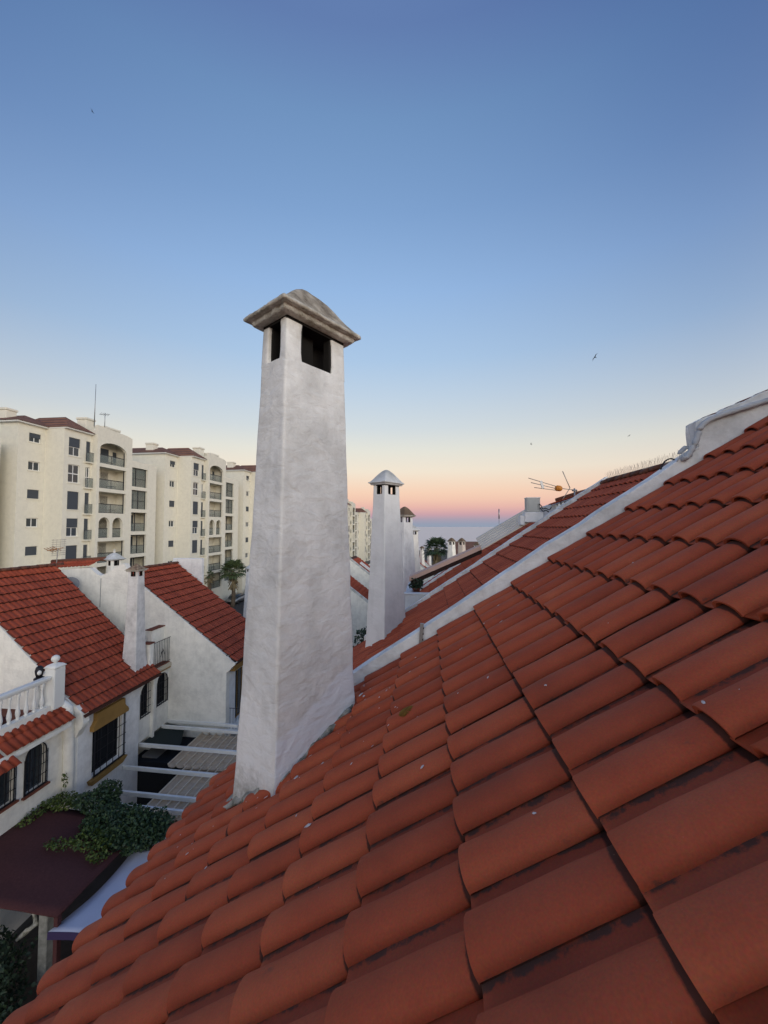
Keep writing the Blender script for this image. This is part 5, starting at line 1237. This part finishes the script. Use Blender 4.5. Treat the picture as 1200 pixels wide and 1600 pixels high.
    for (x0, x1, y0, y1, z1_) in ((.2, 1.3, 5.8, 6.9, 11.9), (1.0, 2.2, 7.3, 9.4, 11.3), (-3.6, -2.5, .9, 1.9, 11.6)):
        c = MB(); c.use(M_APT); c.bbox(x0, x1, y0, y1, 9.9, z1_-.22, .03); c.bbox(x0-.08, x1+.08, y0-.08, y1+.08, z1_-.22, z1_, .03); put('roof_chimney', c)
    return items
BM = block_meshes()
bl = {-1: 'apartment block at the far left edge, only its corner wall showing', 0: 'nearest cream apartment block with arched top balcony and tall roof mast',
      1: 'second cream apartment block from the left, above the end of the second red roof', 2: 'third cream apartment block, cut off by the main chimney',
      3: 'fourth cream apartment block behind the main chimney', 4: 'fifth cream apartment block behind the main chimney', 5: 'distant cream apartment block with arched windows just right of the main chimney',
      6: 'farthest cream apartment block with a red roof left of the second chimney'}
proto = {}
for i in range(-1, 7):
    X_, Y_ = -38.0+3.1*i, 31.7+16.1*i
    if i >= 3: X_ = -28.7+(i-3)*1.5
    if i == 6: X_ += 1.0
    t = thing('apartment_block', (X_, Y_, {5: -3.3, 6: -5.0}.get(i, 0)), bl[i], 'building', 'cream apartment blocks')
    for (nm, me, kids) in BM:
        if i >= 3 and nm in ('balcony_furniture',): continue
        o = bpy.data.objects.new(nm, me); C.objects.link(o); o.parent = t
        for (kn, km) in kids: q = bpy.data.objects.new(kn, km); C.objects.link(q); q.parent = o
t = thing('mast', (-36.2, 38, 11.9), 'very tall thin lightning mast on the nearest apartment block', 'mast')
mb = MB(); mb.use(M_METAL, True); mb.tube([(-36.2, 38, 11), (-36.13, 38, 15.7)], [.05, .02], 6); mb.build('pole', t)
t = thing('tv_aerial', (-34.9, 38, 11), 'small rooftop aerial right of the tall mast on the nearest apartment block', 'aerial')
mb = MB(); mb.use(M_METAL, True); mb.tube([(-35.4, 38.5, 11), (-35.4, 38.5, 12.6)], .035, 5); mb.build('mast', t)
mb = MB(); mb.use(M_METAL, True)
for k in range(5): mb.tube([(-35.8+.1*k, 38.2+.15*k, 12.35), (-35.3+.1*k, 38.0+.15*k, 12.5)], .02, 4)
mb.tube([(-35.8, 38.3, 12.4), (-35.0, 38.7, 12.5)], .02, 4); mb.build('boom', t)

# parked cars in the street by the palm (only glimpsed)
def car(x, y, m, label):
    t = thing('parked_car', (x, y, GZ), label, 'car', 'cars parked in the street'); z = GZ+.02
    mb = MB(); mb.use(m, True)
    secs = [(-2.1, .45, .62, .8), (-2.0, .35, .80, .86), (-1.2, .30, .92, .9), (-.6, .30, .95, .9), (.9, .30, .95, .9), (1.7, .30, .92, .9), (2.05, .38, .8, .84), (2.12, .48, .65, .78)]
    mb.loft([[(x-w_, y+s, z+lo), (x+w_, y+s, z+lo), (x+w_, y+s, z+hi-.08), (x+w_-.1, y+s, z+hi), (x-w_+.1, y+s, z+hi), (x-w_, y+s, z+hi-.08)] for s, lo, hi, w_ in secs]); mb.build('body', t)
    mb = MB(); mb.use(M_GLASS, True); mb.loft([[(x-w_, y+s, z+.93), (x+w_, y+s, z+.93), (x+w_-.08, y+s, z+hi), (x-w_+.08, y+s, z+hi)] for s, hi, w_ in ((-1.7, .95, .75), (-.9, 1.40, .74), (.7, 1.42, .74), (1.5, .96, .74))]); mb.build('cabin', t)
    for sx in (-1, 1):
        for sy in (-1.3, 1.3):
            mb = MB(); mb.use(M_RUBBER, True); mb.tube([(x+sx*.72, y+sy, z+.31), (x+sx*.9, y+sy, z+.31)], .31, 14); mb.build('wheel', t)
car(-29.9, 58.5, M_METAL, 'silver car parked in the street right of the palm trunk')
car(-29.9, 64.5, M_FRAME, 'white car parked farther up the street beyond the palm')

# ------------------------------------------------------------ birds
def bird(loc, yaw, roll, s, label):
    t = thing('bird', loc, label, 'bird', 'birds in the evening sky'); Mx = Matrix.Translation(loc) @ Matrix.Rotation(yaw, 4, 'Z') @ Matrix.Rotation(roll, 4, 'Y') @ Matrix.Scale(s, 4)
    mb = MB(); mb.use(M_BIRD, True); mb.T = Mx; mb.tube([(0, -.5, 0), (0, -.35, .02), (0, 0, .02), (0, .3, .02), (0, .45, 0)], [.01, .06, .10, .08, .01], 8); mb.add([(0, -.40, 0), (-.10, -.75, 0), (0, -.6, .01), (.10, -.75, 0)], [(0, 1, 2, 3)]); mb.build('body', t)
    for sx in (-1, 1):
        mb = MB(); mb.use(M_BIRD); mb.T = Mx; mb.add([(0, .2, .03), (sx*.45, .22, .16), (sx*1.0, -.25, .12), (sx*.42, -.02, .14), (0, -.15, .03), (sx*.45, .22, .14), (sx*1.0, -.25, .11)], [(0, 1, 3, 4), (1, 2, 3), (0, 5, 3, 4)]); mb.build('wing', t)
bird((-29.7, 30, 37.3), .8, .9, .26, 'small dark bird high at the upper left of the sky')
bird((12.67, 30, 12.75), 2.3, .9, .34, 'dark bird with spread wings right of the main chimney')
bird((7.93, 30, 6.27), 1.2, .6, .16, 'tiny dark bird low above the aerial')
bird((14.93, 30, 6.72), 2.0, .5, .16, 'tiny dark bird low at the right above the parapet')
print('single tiles on the near roof', n1)
